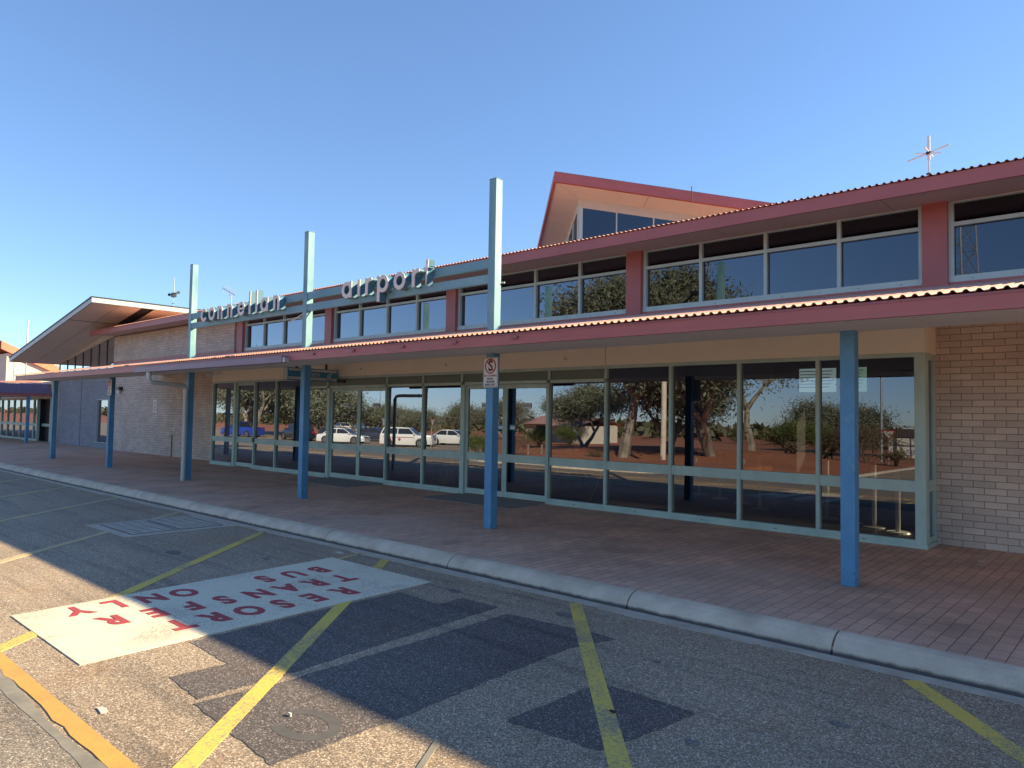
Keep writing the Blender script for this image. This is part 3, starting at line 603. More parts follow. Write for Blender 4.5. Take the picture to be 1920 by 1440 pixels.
for side in (0, 1):
    P_ = (lambda a, b, z: lq(a, b, z)) if side == 0 else (lambda a, b, z: lq(b, a, z))
    s1, s2 = (SA, SB) if side == 0 else (SB, SA); w = MB(); h0 = 7.93 - (SA+SB)*ov; hL = 7.93 - s1*Lw - s2*ov
    w.poly([P_(ov, ov, h0-.26), P_(Lw, ov, hL-.26), P_(Lw, ov, hL+.02), P_(ov, ov, h0+.02)]); w.poly([P_(ov,ov,4.7),P_(Lw,ov,4.7),P_(Lw,ov,5.5),P_(ov,ov,5.5)])
    put('lantern_wall', w, M_cream, T)
    fr = MB(); nmul = 6; dx = 1.05
    for i in range(nmul):
        a = ov + dx*i; ww = 0.11 if i == 0 else 0.035; zt_ = 7.93 - s1*a - s2*ov - .26
        A0 = P_(a, ov-0.03, 5.5); A1 = P_(a+ww, ov-0.03, 5.5); A2 = P_(a+ww, ov+.03, 5.5); A3 = P_(a, ov+.03, 5.5)
        fr.hexa([A0, A1, A2, A3] + [(p[0], p[1], zt_) for p in (A0, A1, A2, A3)])
    q0, q1 = P_(ov, ov-.03, 5.5), P_(Lw, ov-.03, 5.5); q2, q3 = P_(Lw, ov+.03, 5.5), P_(ov, ov+.03, 5.5); fr.hexa([q0, q1, q2, q3] + [(p[0], p[1], 5.58) for p in (q0, q1, q2, q3)])
    wd = put('lantern_window', fr, M_aqua, T)
    put('pane', MB().poly([P_(ov,ov+.01,5.5),P_(Lw,ov+.01,5.5),P_(Lw,ov+.01,hL-.25),P_(ov,ov+.01,h0-.25)]), M_ghigh, wd)
put('lantern_core', MB().slab([lq(1.0,1.0,0)[:2], lq(Lw,1.0,0)[:2], lq(Lw,Lw,0)[:2], lq(1.0,Lw,0)[:2]], 4.6, 6.0), M_dark, T)

# ------------------------------------------------------------------ name sign on three tall posts
NS = empty('name_sign', (-11.93, 7.5, 2.6), 0, 'raised lettering reading connellan airport on teal rails between three tall posts', 'sign')
for k in (1, 2, 3):
    x = -2.285 - 4.823*k; m = MB().box(x-0.068, x+0.068, 7.432, 7.568, 2.56, 4.99); m.box(x-0.073, x+0.073, 7.427, 7.573, 4.99, 5.0); put('post', m, M_post, NS, bevel=0.005)
for z0, z1 in ((3.712, 3.84), (3.488, 3.618)):
    m = MB().box(-11.863, -7.176, 7.445, 7.52, z0, z1); put('rail', m, M_beam, NS, bevel=0.004)
    m = MB().box(-16.686, -11.999, 7.445, 7.52, z0, z1); put('rail', m, M_beam, NS, bevel=0.004)
for (a, b) in (((-12.0,7.53,3.50),(-12.62,7.53,3.33)), ((-7.2,7.53,3.50),(-7.0,7.6,3.5)), ((-11.86,7.53,3.5),(-11.3,7.9,3.62))): put('brace', MB().tube(a, b, 0.012), M_aqua, NS)
# letter outlines: strokes on a fine raster, traced to a clean contour
def dseg(px, py, ax_, ay_, bx, by):
    dx, dy = bx-ax_, by-ay_; t = max(0, min(1, ((px-ax_)*dx + (py-ay_)*dy)/(dx*dx+dy*dy+1e-12))); return math.hypot(px-ax_-t*dx, py-ay_-t*dy)
def dbox(px, py, x0, x1, y0, y1):
    qx = abs(px-(x0+x1)/2)-(x1-x0)/2; qy = abs(py-(y0+y1)/2)-(y1-y0)/2
    return math.hypot(max(qx,0), max(qy,0)) + min(max(qx,qy), 0)
def darc(px, py, cx, cy, r, a0, a1, w):   # arc band, degrees ccw a0..a1
    t = math.degrees(math.atan2(py-cy, px-cx)) % 360; rr = math.hypot(px-cx, py-cy)
    if (t-a0) % 360 <= (a1-a0): return abs(rr-r)-w
    d = min(math.hypot(px-cx-r*math.cos(R(a)), py-cy-r*math.sin(R(a))) for a in (a0, a1)); return d-w*0.98
W = 0.032; X = 0.28
def glyph(ch):
    h = X; r = h/2-W; c = h/2
    if ch == 'o': return lambda x, y: darc(x,y,c,c,r,0,359.99,W), (0,h,0,h)
    if ch == 'c': return lambda x, y: darc(x,y,c,c,r,48,312,W), (0,h,0,h)
    if ch == 'e': return lambda x, y: min(darc(x,y,c,c,r,0,322,W), dbox(x,y,W,h-W,c-W*.75,c+W*.55)), (0,h,0,h)
    if ch == 'a': return lambda x, y: min(darc(x,y,c,c,r,0,359.99,W), dbox(x,y,h-2*W,h,0,h)), (0,h,0,h)
    if ch == 'n': 
        q = 0.105; return lambda x, y: min(dbox(x,y,0,2*W,0,h), darc(x,y,q+.0,h-q-.0,q-W,0,180,W), dbox(x,y,2*q-2*W,2*q,0,h-q)), (0,2*q,0,h)
    if ch == 'l': return lambda x, y: dbox(x,y,0,2*W,0,0.455), (0,2*W,0,0.455)
    if ch == 'i': return lambda x, y: dbox(x,y,0,2*W,0,h), (0,2*W,0,h)
    if ch == 'r': return lambda x, y: min(dbox(x,y,0,2*W,0,h), darc(x,y,0.125,h-0.125,0.125-W,80,180,W)), (0,0.17,0,h)
    if ch == 'p': return lambda x, y: min(darc(x,y,c,c,r,0,359.99,W), dbox(x,y,0,2*W,-0.14,h)), (0,h,-0.14,h)
    if ch == 't': return lambda x, y: min(dbox(x,y,0.045,0.045+2*W,0,0.385), dbox(x,y,0,0.16,h-0.062,h-0.002)), (0,0.16,0,0.385)
def contour(f, bb, step=0.0055):
    x0, x1, y0, y1 = bb[0]-step*2, bb[1]+step*2, bb[2]-step*2, bb[3]+step*2
    nx = int((x1-x0)/step)+2; ny = int((y1-y0)/step)+2
    v = [[f(x0+i*step, y0+j*step) for i in range(nx)] for j in range(ny)]
    segs = {}
    def ip(i0, j0, i1, j1):
        a, b = v[j0][i0], v[j1][i1]; t = a/(a-b); return (round(x0+(i0+(i1-i0)*t)*step, 6), round(y0+(j0+(j1-j0)*t)*step, 6))
    for j in range(ny-1):
        for i in range(nx-1):
            c = (v[j][i] < 0) | ((v[j][i+1] < 0) << 1) | ((v[j+1][i+1] < 0) << 2) | ((v[j+1][i] < 0) << 3)
            if c in (0, 15): continue
            B = lambda: ip(i,j,i+1,j); Rr = lambda: ip(i+1,j,i+1,j+1); Tt = lambda: ip(i,j+1,i+1,j+1); Lf = lambda: ip(i,j,i,j+1)
            tab = {1:[(Lf,B)],2:[(B,Rr)],3:[(Lf,Rr)],4:[(Rr,Tt)],5:[(Lf,B),(Rr,Tt)],6:[(B,Tt)],7:[(Lf,Tt)],8:[(Tt,Lf)],9:[(Tt,B)],10:[(B,Rr),(Tt,Lf)],11:[(Tt,Rr)],12:[(Rr,Lf)],13:[(Rr,B)],14:[(B,Lf)]}
            for a, b in tab[c]: segs[a()] = b()
    loops = []
    while segs:
        s0 = next(iter(segs)); lp_ = [s0]; n = segs.pop(s0)
        while n != s0 and n in segs: lp_.append(n); n = segs.pop(n)
        if len(lp_) > 6: loops.append(lp_)
    return loops
def glyph_mesh(ch, depth):
    f, bb = glyph(ch); cu = D.curves.new('g', 'CURVE'); cu.dimensions = '2D'; cu.fill_mode = 'BOTH'; cu.extrude = depth/2
    for lp_ in contour(f, bb):
        sp = cu.splines.new('POLY'); sp.points.add(len(lp_)-1); sp.use_cyclic_u = True
        for p, q in zip(sp.points, lp_): p.co = (q[0], q[1], 0, 1)
    t = D.objects.new('g', cu); col.objects.link(t); me = D.meshes.new_from_object(t); D.objects.remove(t); D.curves.remove(cu)
    return [v.co.copy() for v in me.vertices], [tuple(p.vertices) for p in me.polygons]
GC = {}
def put_letter(ch, x):
    if ch not in GC: GC[ch] = (glyph_mesh(ch, 0.012), glyph_mesh(ch, 0.125))
    yF = 7.30; x *= 1.0215; q = 1.0215
    (v1, f1), (v2, f2) = GC[ch]
    b = MB(); b.v = [(x+v.x*q, yF+0.069+v.z*(-1), 3.567+v.y*q) for v in v2]; b.f = f2
    lo = put('letter', b, M_lside, NS)
    a = MB(); a.v = [(x+v.x*q, yF+v.z*(-1), 3.567+v.y*q) for v in v1]; a.f = f1
    put('letter_face', a, M_letter, lo)
for ch, x in zip('connellan', [-15.56,-15.20,-14.79,-14.37,-13.93,-13.48,-13.22,-13.03,-12.55]): put_letter(ch, x)
for ch, x in zip('airport', [-10.335,-9.89,-9.68,-9.365,-8.95,-8.51,-8.235]): put_letter(ch, x)

# ------------------------------------------------------------------ signs
def no_stopping(x, y, label):
    s = empty('parking_sign', (x, y, 1.99), 0, label, 'sign', 'no stopping signs on the canopy columns')
    w = 0.145; z0, z1 = 1.985, 2.412; put('plate', MB().box(x-w, x+w, y-0.004, y, z0, z1), M_sign, s, bevel=0.002)
    b = MB(); t = 0.006
    for q in ((x-w+.008,x-w+.008+t,z0+.008,z1-.008),(x+w-.008-t,x+w-.008,z0+.008,z1-.008),(x-w+.015,x+w-.015,z0+.008,z0+.014),(x-w+.015,x+w-.015,z1-.014,z1-.008)): b.box(q[0], q[1], y-0.0055, y-0.0035, q[2], q[3])
    put('border', b, M_sblk, s)
    text('letter', 'S', 0.205, M_sblk, (x, y-0.0045, 2.285), (1,0,0), (0,0,1), s, 0.002, 0.006, sx=0.95)
    r = MB().ring((x, y-0.0065, 2.287), 0.087, 0.108, (0,-1,0), 0.0015, 36); put('ring', r, M_sred, s)
    a = Vector((x-0.062, y-0.009, 2.287+0.062)); b_ = Vector((x+0.062, y-0.009, 2.287-0.062)); n = Vector((1,0,1)).normalized()*0.008
    m = MB().add([a-n, b_-n, b_+n, a+n], [(0,1,2,3)]); put('slash', m, M_sred, s)
    for i, (ln, sz, mt) in enumerate((('NO STOPPING', .042, M_sred), ('RESORT', .040, M_sblk), ('TRANSFER', .040, M_sblk), ('BUSES ONLY', .040, M_sblk))):
        text('lettering', ln, sz, mt, (x, y-0.0055, 2.150-0.042*i), (1,0,0), (0,0,1), s, 0.0015, 0.0008, sx=0.92)
    put('bracket', MB().box(x-0.1, x+0.1, y, y+0.02, 2.14, 2.17), M_steel, s)
no_stopping(-7.06, 7.405, 'white no stopping sign on the second blue column from the right')
no_stopping(-21.47, 7.405, 'small distant no stopping sign on the second blue column from the left')
ws = empty('wall_sign', (-27.08, 10.9, 1.54), 0, 'small white prohibition sign on the pink brick wall', 'sign')
put('plate', MB().box(-27.24, -26.93, 10.885, 10.899, 1.52, 1.97), M_sign, ws)
put('ring', MB().ring((-27.085, 10.884, 1.82), 0.085, 0.107, (0,-1,0), 0.002, 28), M_sred, ws)
put('symbol', MB().box(-27.15, -27.02, 10.881, 10.8845, 1.81, 1.83), M_sblk, ws)
m = MB(); 
for i in range(3): m.box(-27.17, -27.0, 10.882, 10.8845, 1.57+.05*i, 1.595+.05*i)
put('lettering', m, M_sblk, ws)
es = empty('entry_sign', (-14.95, 9.6, 2.34), 0, 'blue and grey hanging sign reading Entry above the sliding doors', 'sign')
y0, y1, z0, z1 = 8.93, 10.27, 2.345, 2.635; xf = -14.95
put('box', MB().box(xf-0.19, xf-0.002, y0, y1, z0, z1), M_sblue, es, bevel=0.006)
put('end_cap', MB().box(xf-0.185, xf-0.01, y0-0.01, y0-0.0005, z0+.01, z1-.01), M_teal, es)
m = MB().box(xf-.002, xf+0.004, y0+.02, y1-.02, z1-0.075, z1-0.02); m.box(xf-.002, xf+0.004, y0+.02, y1-.02, z0+0.02, z0+0.075); put('band', m, M_sgrey, es)
text('lettering', 'Entry', 0.17, M_sgrey, (xf+0.001, 9.60, 2.495), (0,1,0), (0,0,1), es, 0.003, 0.002)
ic = MB(); ic.box(xf-.001, xf+.003, 9.98, 10.10, 2.43, 2.445); ic.box(xf-.001, xf+.003, 9.985, 10.005, 2.448, 2.50); ic.box(xf-.001, xf+.003, 10.02, 10.045, 2.448, 2.49); ic.box(xf-.001, xf+.003, 10.06, 10.08, 2.448, 2.53); ic.tube((xf-.001,10.032,2.515),(xf+.003,10.032,2.515),0.016); ic.box(xf-.001, xf+.003, 10.075, 10.12, 2.51, 2.545)
put('symbol', ic, M_sgrey, es)
text('lettering', 'Check-in', 0.05, M_sblk, (xf+0.004, 10.05, 2.39), (0,1,0), (0,0,1), es, 0.002, 0.001)
put('hanger', MB().box(xf-0.12, xf-0.08, 9.2, 9.24, 2.636, 2.70).box(xf-0.12, xf-0.08, 10.0, 10.04, 2.636, 2.79), M_black, es)
def sticker(x, z, label, small=False):
    y = YG+0.045
    s = empty('door_sticker', (x, y, z), 0, label, 'sticker', 'stickers on the sliding doors')
    if not small:
        put('plate', MB().box(x-0.12, x+0.12, y-0.003, y, z-0.05, z+0.05), M_sign, s)
        put('ring', MB().ring((x-0.075, y-0.0045, z), 0.022, 0.032, (0,-1,0), 0.0015, 20), M_sblk, s)
        text('lettering', 'NO\nSMOKING', 0.036, M_sblk, (x+0.035, y-0.0045, z+0.012), (1,0,0), (0,0,1), s, 0.0012, 0.0005)
    else:
        put('plate', MB().box(x-0.075, x+0.075, y-0.003, y, z-0.05, z+0.05), M_sblue, s)
        put('notice', MB().box(x-0.055, x+0.055, y-0.0045, y-0.0025, z-0.03, z+0.02), M_sign, s)
sticker(-14.72, 1.79, 'no smoking sticker on the left leaf of the farther door pair'); sticker(-13.55, 1.79, 'no smoking sticker on the right leaf of the farther door pair')
sticker(-10.02, 1.79, 'no smoking sticker partly behind the blue column'); sticker(-8.96, 1.79, 'no smoking sticker on the rightmost door leaf')
sticker(-9.62, 1.37, 'small blue notice just left of the centre stile of the nearer doors', True); sticker(-9.30, 1.37, 'small blue notice just right of the centre stile of the nearer doors', True)
sticker(-14.34, 1.28, 'small blue notice left of the centre stile of the farther doors', True); sticker(-14.02, 1.28, 'small blue notice right of the centre stile of the farther doors', True)
# cctv, wall light, garden tap
c = empty('security_camera', (-21.15, 10.3, 2.66), 0, 'small white security camera on the beige bulkhead by the brick wall', 'camera')
put('arm', MB().path([(-21.0,10.33,2.72),(-21.1,10.2,2.74),(-21.25,10.15,2.70)], 0.018, 8), M_sign, c, smooth=True); put('body', MB().tube((-21.25,10.2,2.69),(-21.42,10.0,2.66),0.04,0.045), M_sign, c, smooth=True); put('lens', MB().tube((-21.421,9.999,2.66),(-21.43,9.988,2.658),0.035), M_black, c)
c = empty('wall_light', (-30.35, 10.9, 2.3), 0, 'small black and white wall light on the brick near the grey wall', 'light')
put('bracket', MB().box(-30.5, -30.2, 10.75, 10.9, 2.36, 2.48), M_black, c, bevel=.01); put('lens', MB().tube((-30.35,10.8,2.355),(-30.35,10.8,2.22),0.07), M_lamp, c, smooth=True)
c = empty('garden_tap', (-25.54, 10.85, 0), 0, 'tap on a thin standpipe against the brick wall', 'tap')
put('pipe', MB().tube((-25.54,10.86,0),(-25.54,10.86,0.72),0.016), paint('rusty_pipe',(0.16,0.09,0.06),None,.7), c); put('spout', MB().path([(-25.54,10.86,.70),(-25.55,10.78,.73),(-25.6,10.74,.68)],0.02,8), M_steel, c); put('handle', MB().box(-25.68,-25.44,10.79,10.815,.745,.77), M_steel, c); put('socket', MB().box(-25.52,-25.44,10.885,10.9,.88,1.0), M_sign, c)

# ------------------------------------------------------------------ aerials and masts
a = empty('cross_aerial', (-2.42, 11.9, 4.8), 0, 'white cross shaped aerial on the roof at the right', 'aerial')
put('mast', MB().tube((-2.5,11.9,4.7),(-2.5,11.9,5.46),0.013), M_sign, a)
put('element', MB().tube((-2.5,11.9,5.46),(-2.5,11.9,5.82),0.022), M_sign, a)
put('element', MB().tube((-2.78,11.9,5.50),(-2.23,11.9,5.63),0.011).tube((-2.5,11.65,5.58),(-2.5,12.15,5.58),0.011), M_sign, a)
put('element', MB().tube((-2.70,12.05,5.64),(-2.32,11.75,5.48),0.010), M_sign, a)
put('clamp', MB().box(-2.53,-2.47,11.87,11.93,5.54,5.58).box(-2.53,-2.47,11.87,11.93,5.24,5.26), M_black, a)
a = empty('wind_mast', (-28.52, 12.0, 5.3), 0, 'thin weather mast with a cross arm and cups above the annexe roof', 'mast')
put('pole', MB().tube((-28.52,12,4.9),(-28.52,12,6.25),0.022,0.018).tube((-28.52,12,6.25),(-28.52,12,6.75),0.02,0.01), M_steel, a)
put('arm', MB().tube((-28.9,12,6.13),(-28.15,12,6.13),0.015), M_black, a)
put('cup', MB().tube((-28.93,12,6.13),(-28.80,12,6.13),0.06,0.02).tube((-28.24,12,6.13),(-28.10,12,6.13),0.02,0.06), M_black, a); put('instrument', MB().box(-28.62,-28.42,11.93,12.07,6.0,6.16), M_black, a)
put('arm', MB().tube((-28.72,12,5.75),(-28.32,12,5.75),0.012), M_steel, a)
a = empty('television_aerial', (-23.85, 12, 5.0), 0, 'small television aerial behind the connellan lettering', 'aerial')
put('mast', MB().tube((-23.87,12,4.8),(-23.87,12,5.68),0.016), M_steel, a)
put('boom', MB().tube((-24.52,12,5.93),(-23.62,12,5.58),0.014), M_steel, a)
m = MB()
for i in range(7):
    t = i/6; x = -24.5 + .85*t; z = 5.92 - .33*t; m.tube((x,11.93,z-.13),(x,12.07,z+.13),0.009)
put('element', m, M_steel, a)
for (x, y, z0, z1, l) in ((-51.5, 13.0, 3, 6.95, 'tall white whip aerial above the annexe roof at far left'), (-54.5, 13.1, 3, 5.2, 'short mast with a loudspeaker beyond the annexe at far left'), (-9.33, 17.5, 7.4, 7.85, 'tiny dark vent pipe on the red lantern roof')):
    a = empty('mast' if x < -20 else 'vent_pipe', (x, y, z0), 0, l, 'mast' if x < -20 else 'pipe')
    put('pole', MB().tube((x,y,z0),(x,y,z1-(1.6 if x==-51.5 else 0)),0.035 if x < -20 else 0.012), M_steel if x < -20 else M_black, a)
    if x == -51.5: put('whip', MB().tube((x,y,z1-1.6),(x,y,z1),0.05,0.045), M_sign, a); put('clamp', MB().box(x-.06,x+.06,y-.06,y+.06,z1-1.7,z1-1.55), M_black, a)
    if x == -54.5: put('speaker', MB().tube((x-.25,y,z1-.25),(x+.1,y,z1-.2),0.14,0.05), M_black, a)

# ================================================================== annexe with tilted roof
A = empty('annexe_building', (-33, 10.9, 0), 0, 'grey brick annexe with a tilted pale roof and tall slanted windows', 'building')
put('brick_wall', MB().box(-37.8, -31.305, YW+0.02, YW+0.3, 0, .25).box(-37.8,-33.1,YW+.02,YW+.3,.25,2.02).box(-31.72,-31.305,YW+.02,YW+.3,.25,2.02).box(-37.8,-31.305,YW+.02,YW+.3,2.02,2.95), M_slate, A)
put('brick_wall', MB().box(-38.9, -37.81, YW-0.02, YW+0.3, 0, 2.95), M_brick, A)
put('control_joint', MB().box(-34.92, -34.90, YW+0.010, YW+0.02, 0, 2.95), M_black, A)
w = put('window', MB().box(-33.1,-33.05,YW+.03,YW+.2,.25,2.02).box(-31.77,-31.72,YW+.03,YW+.2,.25,2.02).box(-33.05,-31.77,YW+.03,YW+.2,1.97,2.02).box(-33.12,-31.7,YW-.01,YW+.2,.22,.249), M_gfas, A)
put('pane', MB().add([(-33.05,YW+.12,.25),(-31.77,YW+.12,.25),(-31.77,YW+.12,1.97),(-33.05,YW+.12,1.97)],[(0,1,2,3)]), M_glow, w)
m = MB()
for i in range(14): m.tube((-33.0+i*.09,YW+.26,.26),(-33.0+i*.09,YW+.26,1.96),.04,.04,6)
put('curtain', m, M_dark, A)
def za(x): return 3.67 + 0.172*(x+38.06)
XR, XL, YF = -28.06, -38.15, 8.975
# slanted clerestory
zb = 2.95
gl = MB().add([(-38.07,YW+.06,zb),(-30.7,YW+.06,zb),(-30.7,YW+.06,za(-30.7)-.3),(-38.07,YW+.06,za(-38.07)-.0)],[(0,1,2,3)])
fr = MB()
xm = [-38.07,-37.0,-36.0,-35.0,-34.05,-33.1,-32.2,-31.35,-30.75]
def zg(x): return za(-38.07)-.02 + (za(-30.7)-.3-za(-38.07)+.02)*(x+38.07)/7.37
for x in xm:
    fr.hexa([(x-.025,YW+.035,zb),(x+.025,YW+.035,zb),(x+.025,YW+.1,zb),(x-.025,YW+.1,zb),(x-.025,YW+.035,zg(x-.03)),(x+.025,YW+.035,zg(x+.03)),(x+.025,YW+.1,zg(x+.03)),(x-.025,YW+.1,zg(x-.03))])
wd = put('window', fr, M_black, A); put('pane', gl, M_gclear, wd)
put('head_trim', MB().hexa([(-38.1,YW-.02,zg(-38.07)),(-30.66,YW-.02,zg(-30.7)),(-30.66,YW+.12,zg(-30.7)),(-38.1,YW+.12,zg(-38.07)),(-38.1,YW-.02,za(-38.1)+.2),(-30.66,YW-.02,za(-30.66)+.02),(-30.66,YW+.12,za(-30.66)+.02),(-38.1,YW+.12,za(-38.1)+.2)]), M_fawn, A)
put('corner_post', MB().box(-30.66,-30.5,YW+.27,YW+.40,4.7,za(-30.6)), M_fawn, A)
put('side_wall', MB().box(-30.7,-30.55,YW+.401,19.8,4.62,za(-30.6)), M_pinkp, A)
put('side_wall', MB().box(-38.9,-38.7,YW+.3,19.8,0,3.6), M_brick, A)
sf = MB(); g = .008
nx = 4; ys_ = [YF+.06, 9.95, YW-.02]; xs_ = [XL+.06,-35.75,-33.3,-30.66]
for i in range(3):
    for j in range(2): sf.poly([(xs_[i]+g,ys_[j]+g,za(xs_[i])),(xs_[i]+g,ys_[j+1]-g,za(xs_[i])),(xs_[i+1]-g,ys_[j+1]-g,za(xs_[i+1])),(xs_[i+1]-g,ys_[j]+g,za(xs_[i+1]))])
for (y0_, y1_) in ((YF+.06,9.95),(9.95,10.72),(11.15,13.2),(13.2,15.6),(15.6,18),(18,20)): sf.poly([(-30.6,y0_+g,za(-30.6)),(-30.6,y1_-g,za(-30.6)),(XR-.06,y1_-g,za(XR-.06)),(XR-.06,y0_+g,za(XR-.06))])
put('roof_soffit', sf, paint('annexe_soffit', (0.80,0.66,0.57), (0.74,0.61,0.53), .7, 1), A)
put('soffit_void', MB().poly([(-30.6,10.72,za(-30.6)+.04),(-30.6,11.15,za(-30.6)+.04),(XR-.06,11.15,za(XR)+.04),(XR-.06,10.72,za(XR)+.04)]), M_dark, A)
def slabx(x0,x1,y0,y1,h0,h1): return [(x0,y0,za(x0)+h0),(x1,y0,za(x1)+h0),(x1,y1,za(x1)+h0),(x0,y1,za(x0)+h0),(x0,y0,za(x0)+h1),(x1,y0,za(x1)+h1),(x1,y1,za(x1)+h1),(x0,y1,za(x0)+h1)]
m = MB(); m.hexa(slabx(XL,XR,YF,YF+.05,-.02,.15)); m.hexa(slabx(XR-.05,XR,YF+.051,20,-.02,.15)); m.hexa(slabx(XL,XL+.05,YF+.051,20,-.02,.15))
put('fascia', m, M_gfas, A)
put('roof', MB().hexa(slabx(XL-.02,XR+.02,YF-.03,20,.151,.185)), M_black, A)

# ------------------------------------------------------------------ side wing with purple skirt roof at far left
Wg = empty('side_wing', (-42, 11, 0), 0, 'low glazed wing with a purple ribbed skirt roof at far left', 'building')
put('skirt_roof', MB().hexa([(-38.75,8.3,2.24),(-38.75,10.86,2.24),(-39.35,10.86,2.70),(-39.35,8.3,2.70),(-38.73,8.3,2.27),(-38.73,10.86,2.27),(-39.33,10.86,2.73),(-39.33,8.3,2.73)]), M_purple, Wg)
m = MB(); y = 8.34
while y < 10.85: m.tube((-38.73,y,2.28),(-39.33,y,2.735),.012,.012,6); y += .1
put('skirt_rib', m, M_purple, Wg)
put('upper_roof', MB().add([(-39.33,8.3,2.74),(-39.33,10.88,2.74),(-41.5,10.88,3.0),(-60,8.3,3.0)],[(0,1,2,3)]).add([(-39.33,10.88,2.74),(-39.33,18,2.74),(-60,18,3.0),(-41.5,10.88,3.0)],[(0,1,2,3)]), M_orf, Wg)
put('fascia', MB().box(-38.72,-38.70,8.3,10.88,2.15,2.26).box(-60,-38.72,8.28,8.30,2.15,2.26), M_red, Wg)
put('soffit', MB().box(-60,-38.73,8.31,10.9,2.16,2.18), M_soff, Wg)
m = MB(); x = -40.95
put('wall', MB().box(-60,-38.95,11.1,11.3,2.06,2.9), M_cream, Wg)
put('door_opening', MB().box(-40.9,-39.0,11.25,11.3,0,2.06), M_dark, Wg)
edges_w = [-60+1.15*i for i in range(17)]+[-41.0]
fr = MB()
for x in edges_w: fr.box(x-.04,x+.04,10.9,11.02,0,2.06)
fr.box(-60,-41.04,10.9,11.0,0,.09); fr.box(-60,-41.04,10.91,10.99,.72,.85); fr.box(-60,-41.04,10.9,11.0,2.0,2.06); fr.box(-41.0,-39.0,11.12,11.2,.72,.85); fr.box(-39.05,-38.95,10.9,11.1,0,2.06)
wd = put('window', fr, M_teal, Wg); put('pane', MB().add([(-60,10.95,.05),(-41,10.95,.05),(-41,10.95,2.0),(-60,10.95,2.0)],[(0,1,2,3)]), M_glow, wd)
put('column', MB().box(-38.95,-38.82,9.9,10.03,0,2.15), M_blue, Wg); put('column', MB().box(-44.0,-43.86,9.9,10.03,0,2.15), M_blue, Wg)
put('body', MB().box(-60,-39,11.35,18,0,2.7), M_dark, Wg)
# far cream building with orange fascia
F = empty('distant_building', (-75, 19, 0), 0, 'distant cream building with an orange fascia beyond the left wing', 'building')
put('wall', MB().box(-92,-75.6,17.6,30,0,6.4), M_cream, F)
m = MB(); m.hexa([(-75.3,17.1,6.75),(-75.3,22.5,4.3),(-75.6,22.5,4.3),(-75.6,17.1,6.75),(-75.3,17.1,7.45),(-75.3,22.5,5.0),(-75.6,22.5,5.0),(-75.6,17.1,7.45)]); m.box(-92,-75.6,16.9,17.1,6.75,7.45)
put('fascia', m, M_orf, F)
put('roof', MB().add([(-75.3,17,7.46),(-75.3,22.5,5.02),(-92,22.5,5.02),(-92,17,7.46)],[(0,1,2,3)]), M_orf, F)

# ================================================================== things inside, behind the glass
def stanchion(x, y, lab):
    s = empty('stanchion', (x, y, 0), 0, lab, 'stanchion', 'queue posts inside the glass')
    put('post', MB().tube((x,y,0.02),(x,y,0.95),0.032), M_chrome, s, smooth=True); put('base', MB().tube((x,y,0),(x,y,0.025),0.17,0.15,18), M_chrome, s); put('cap', MB().tube((x,y,.95),(x,y,1.0),0.036), M_black, s)
for (x, y), l in zip([(-7.25,14.0),(-6.6,13.6),(-5.95,13.2),(-5.35,12.6),(-4.1,12.3),(-3.65,12.1),(-3.25,11.8),(-2.85,11.5)], ('farthest and leftmost of the eight', 'second from the left of the eight', 'third from the left of the eight', 'fourth from the left, left of nearest column', 'fifth from the left, right of nearest column', 'sixth from the left of the eight', 'seventh from the left of the eight', 'rightmost, beside the corner frame')):
    stanchion(x, y, 'pale queue post inside the glass, ' + l)
s = empty('wet_floor_sign', (-12.4, 11.6, 0), 0, 'yellow folding wet floor sign standing inside the glass', 'sign')
my = paint('yellow_plastic', (0.75,0.55,0.06), None, .5)
put('panel', MB().hexa([(-12.55,11.45,0),(-12.25,11.45,0),(-12.25,11.47,0),(-12.55,11.47,0),(-12.48,11.6,.62),(-12.32,11.6,.62),(-12.32,11.62,.62),(-12.48,11.62,.62)]), my, s)
put('panel', MB().hexa([(-12.55,11.77,0),(-12.25,11.77,0),(-12.25,11.79,0),(-12.55,11.79,0),(-12.48,11.63,.62),(-12.32,11.63,.62),(-12.32,11.65,.62),(-12.48,11.65,.62)]), my, s)
put('symbol', MB().box(-12.46,-12.34,11.485,11.50,.18,.40), M_sblk, s)
s = empty('folding_stand', (-7.9, 11.3, 0), 0, 'thin timber A-shaped stand inside the glass', 'stand')
put('leg', MB().tube((-8.12,11.3,0),(-7.92,11.45,.62),0.012), my, s); put('leg', MB().tube((-7.70,11.3,0),(-7.90,11.45,.62),0.012), my, s)
for x0, x1, mt, lb in ((-4.30,-3.72,paint('screen_pale',(0.25,0.33,0.33),None,.3),'pale information screen hanging inside the window, left one'), (-3.62,-3.28,paint('screen_green',(0.16,0.27,0.19),None,.3),'greenish information screen hanging inside the window, right one')):
    s = empty('information_screen', ((x0+x1)/2, 11.6, 2.0), 0, lb, 'screen')
    put('case', MB().box(x0,x1,11.62,11.68,2.03,2.42), M_black, s)
    e = D.materials.new('screen_glow'); e.use_nodes = True; p = e.node_tree.nodes['Principled BSDF']; p.inputs['Base Color'].default_value = (.2,.25,.25,1); p.inputs['Emission Color'].default_value = (.45,.62,.62,1) if 'pale' in lb else (.30,.50,.38,1); p.inputs['Emission Strength'].default_value = 0.35
    put('display', MB().box(x0+.01,x1-.01,11.612,11.619,2.04,2.41), e, s)
    m = MB()
    for i in range(6): m.box(x0+.02,x1-.06-.02*(i%3),11.608,11.6115,2.36-.05*i,2.372-.05*i)
    put('lettering', m, M_sblue, s)
    put('hanger', MB().box((x0+x1)/2-.02,(x0+x1)/2+.02,11.63,11.66,2.42,2.75), M_black, s)

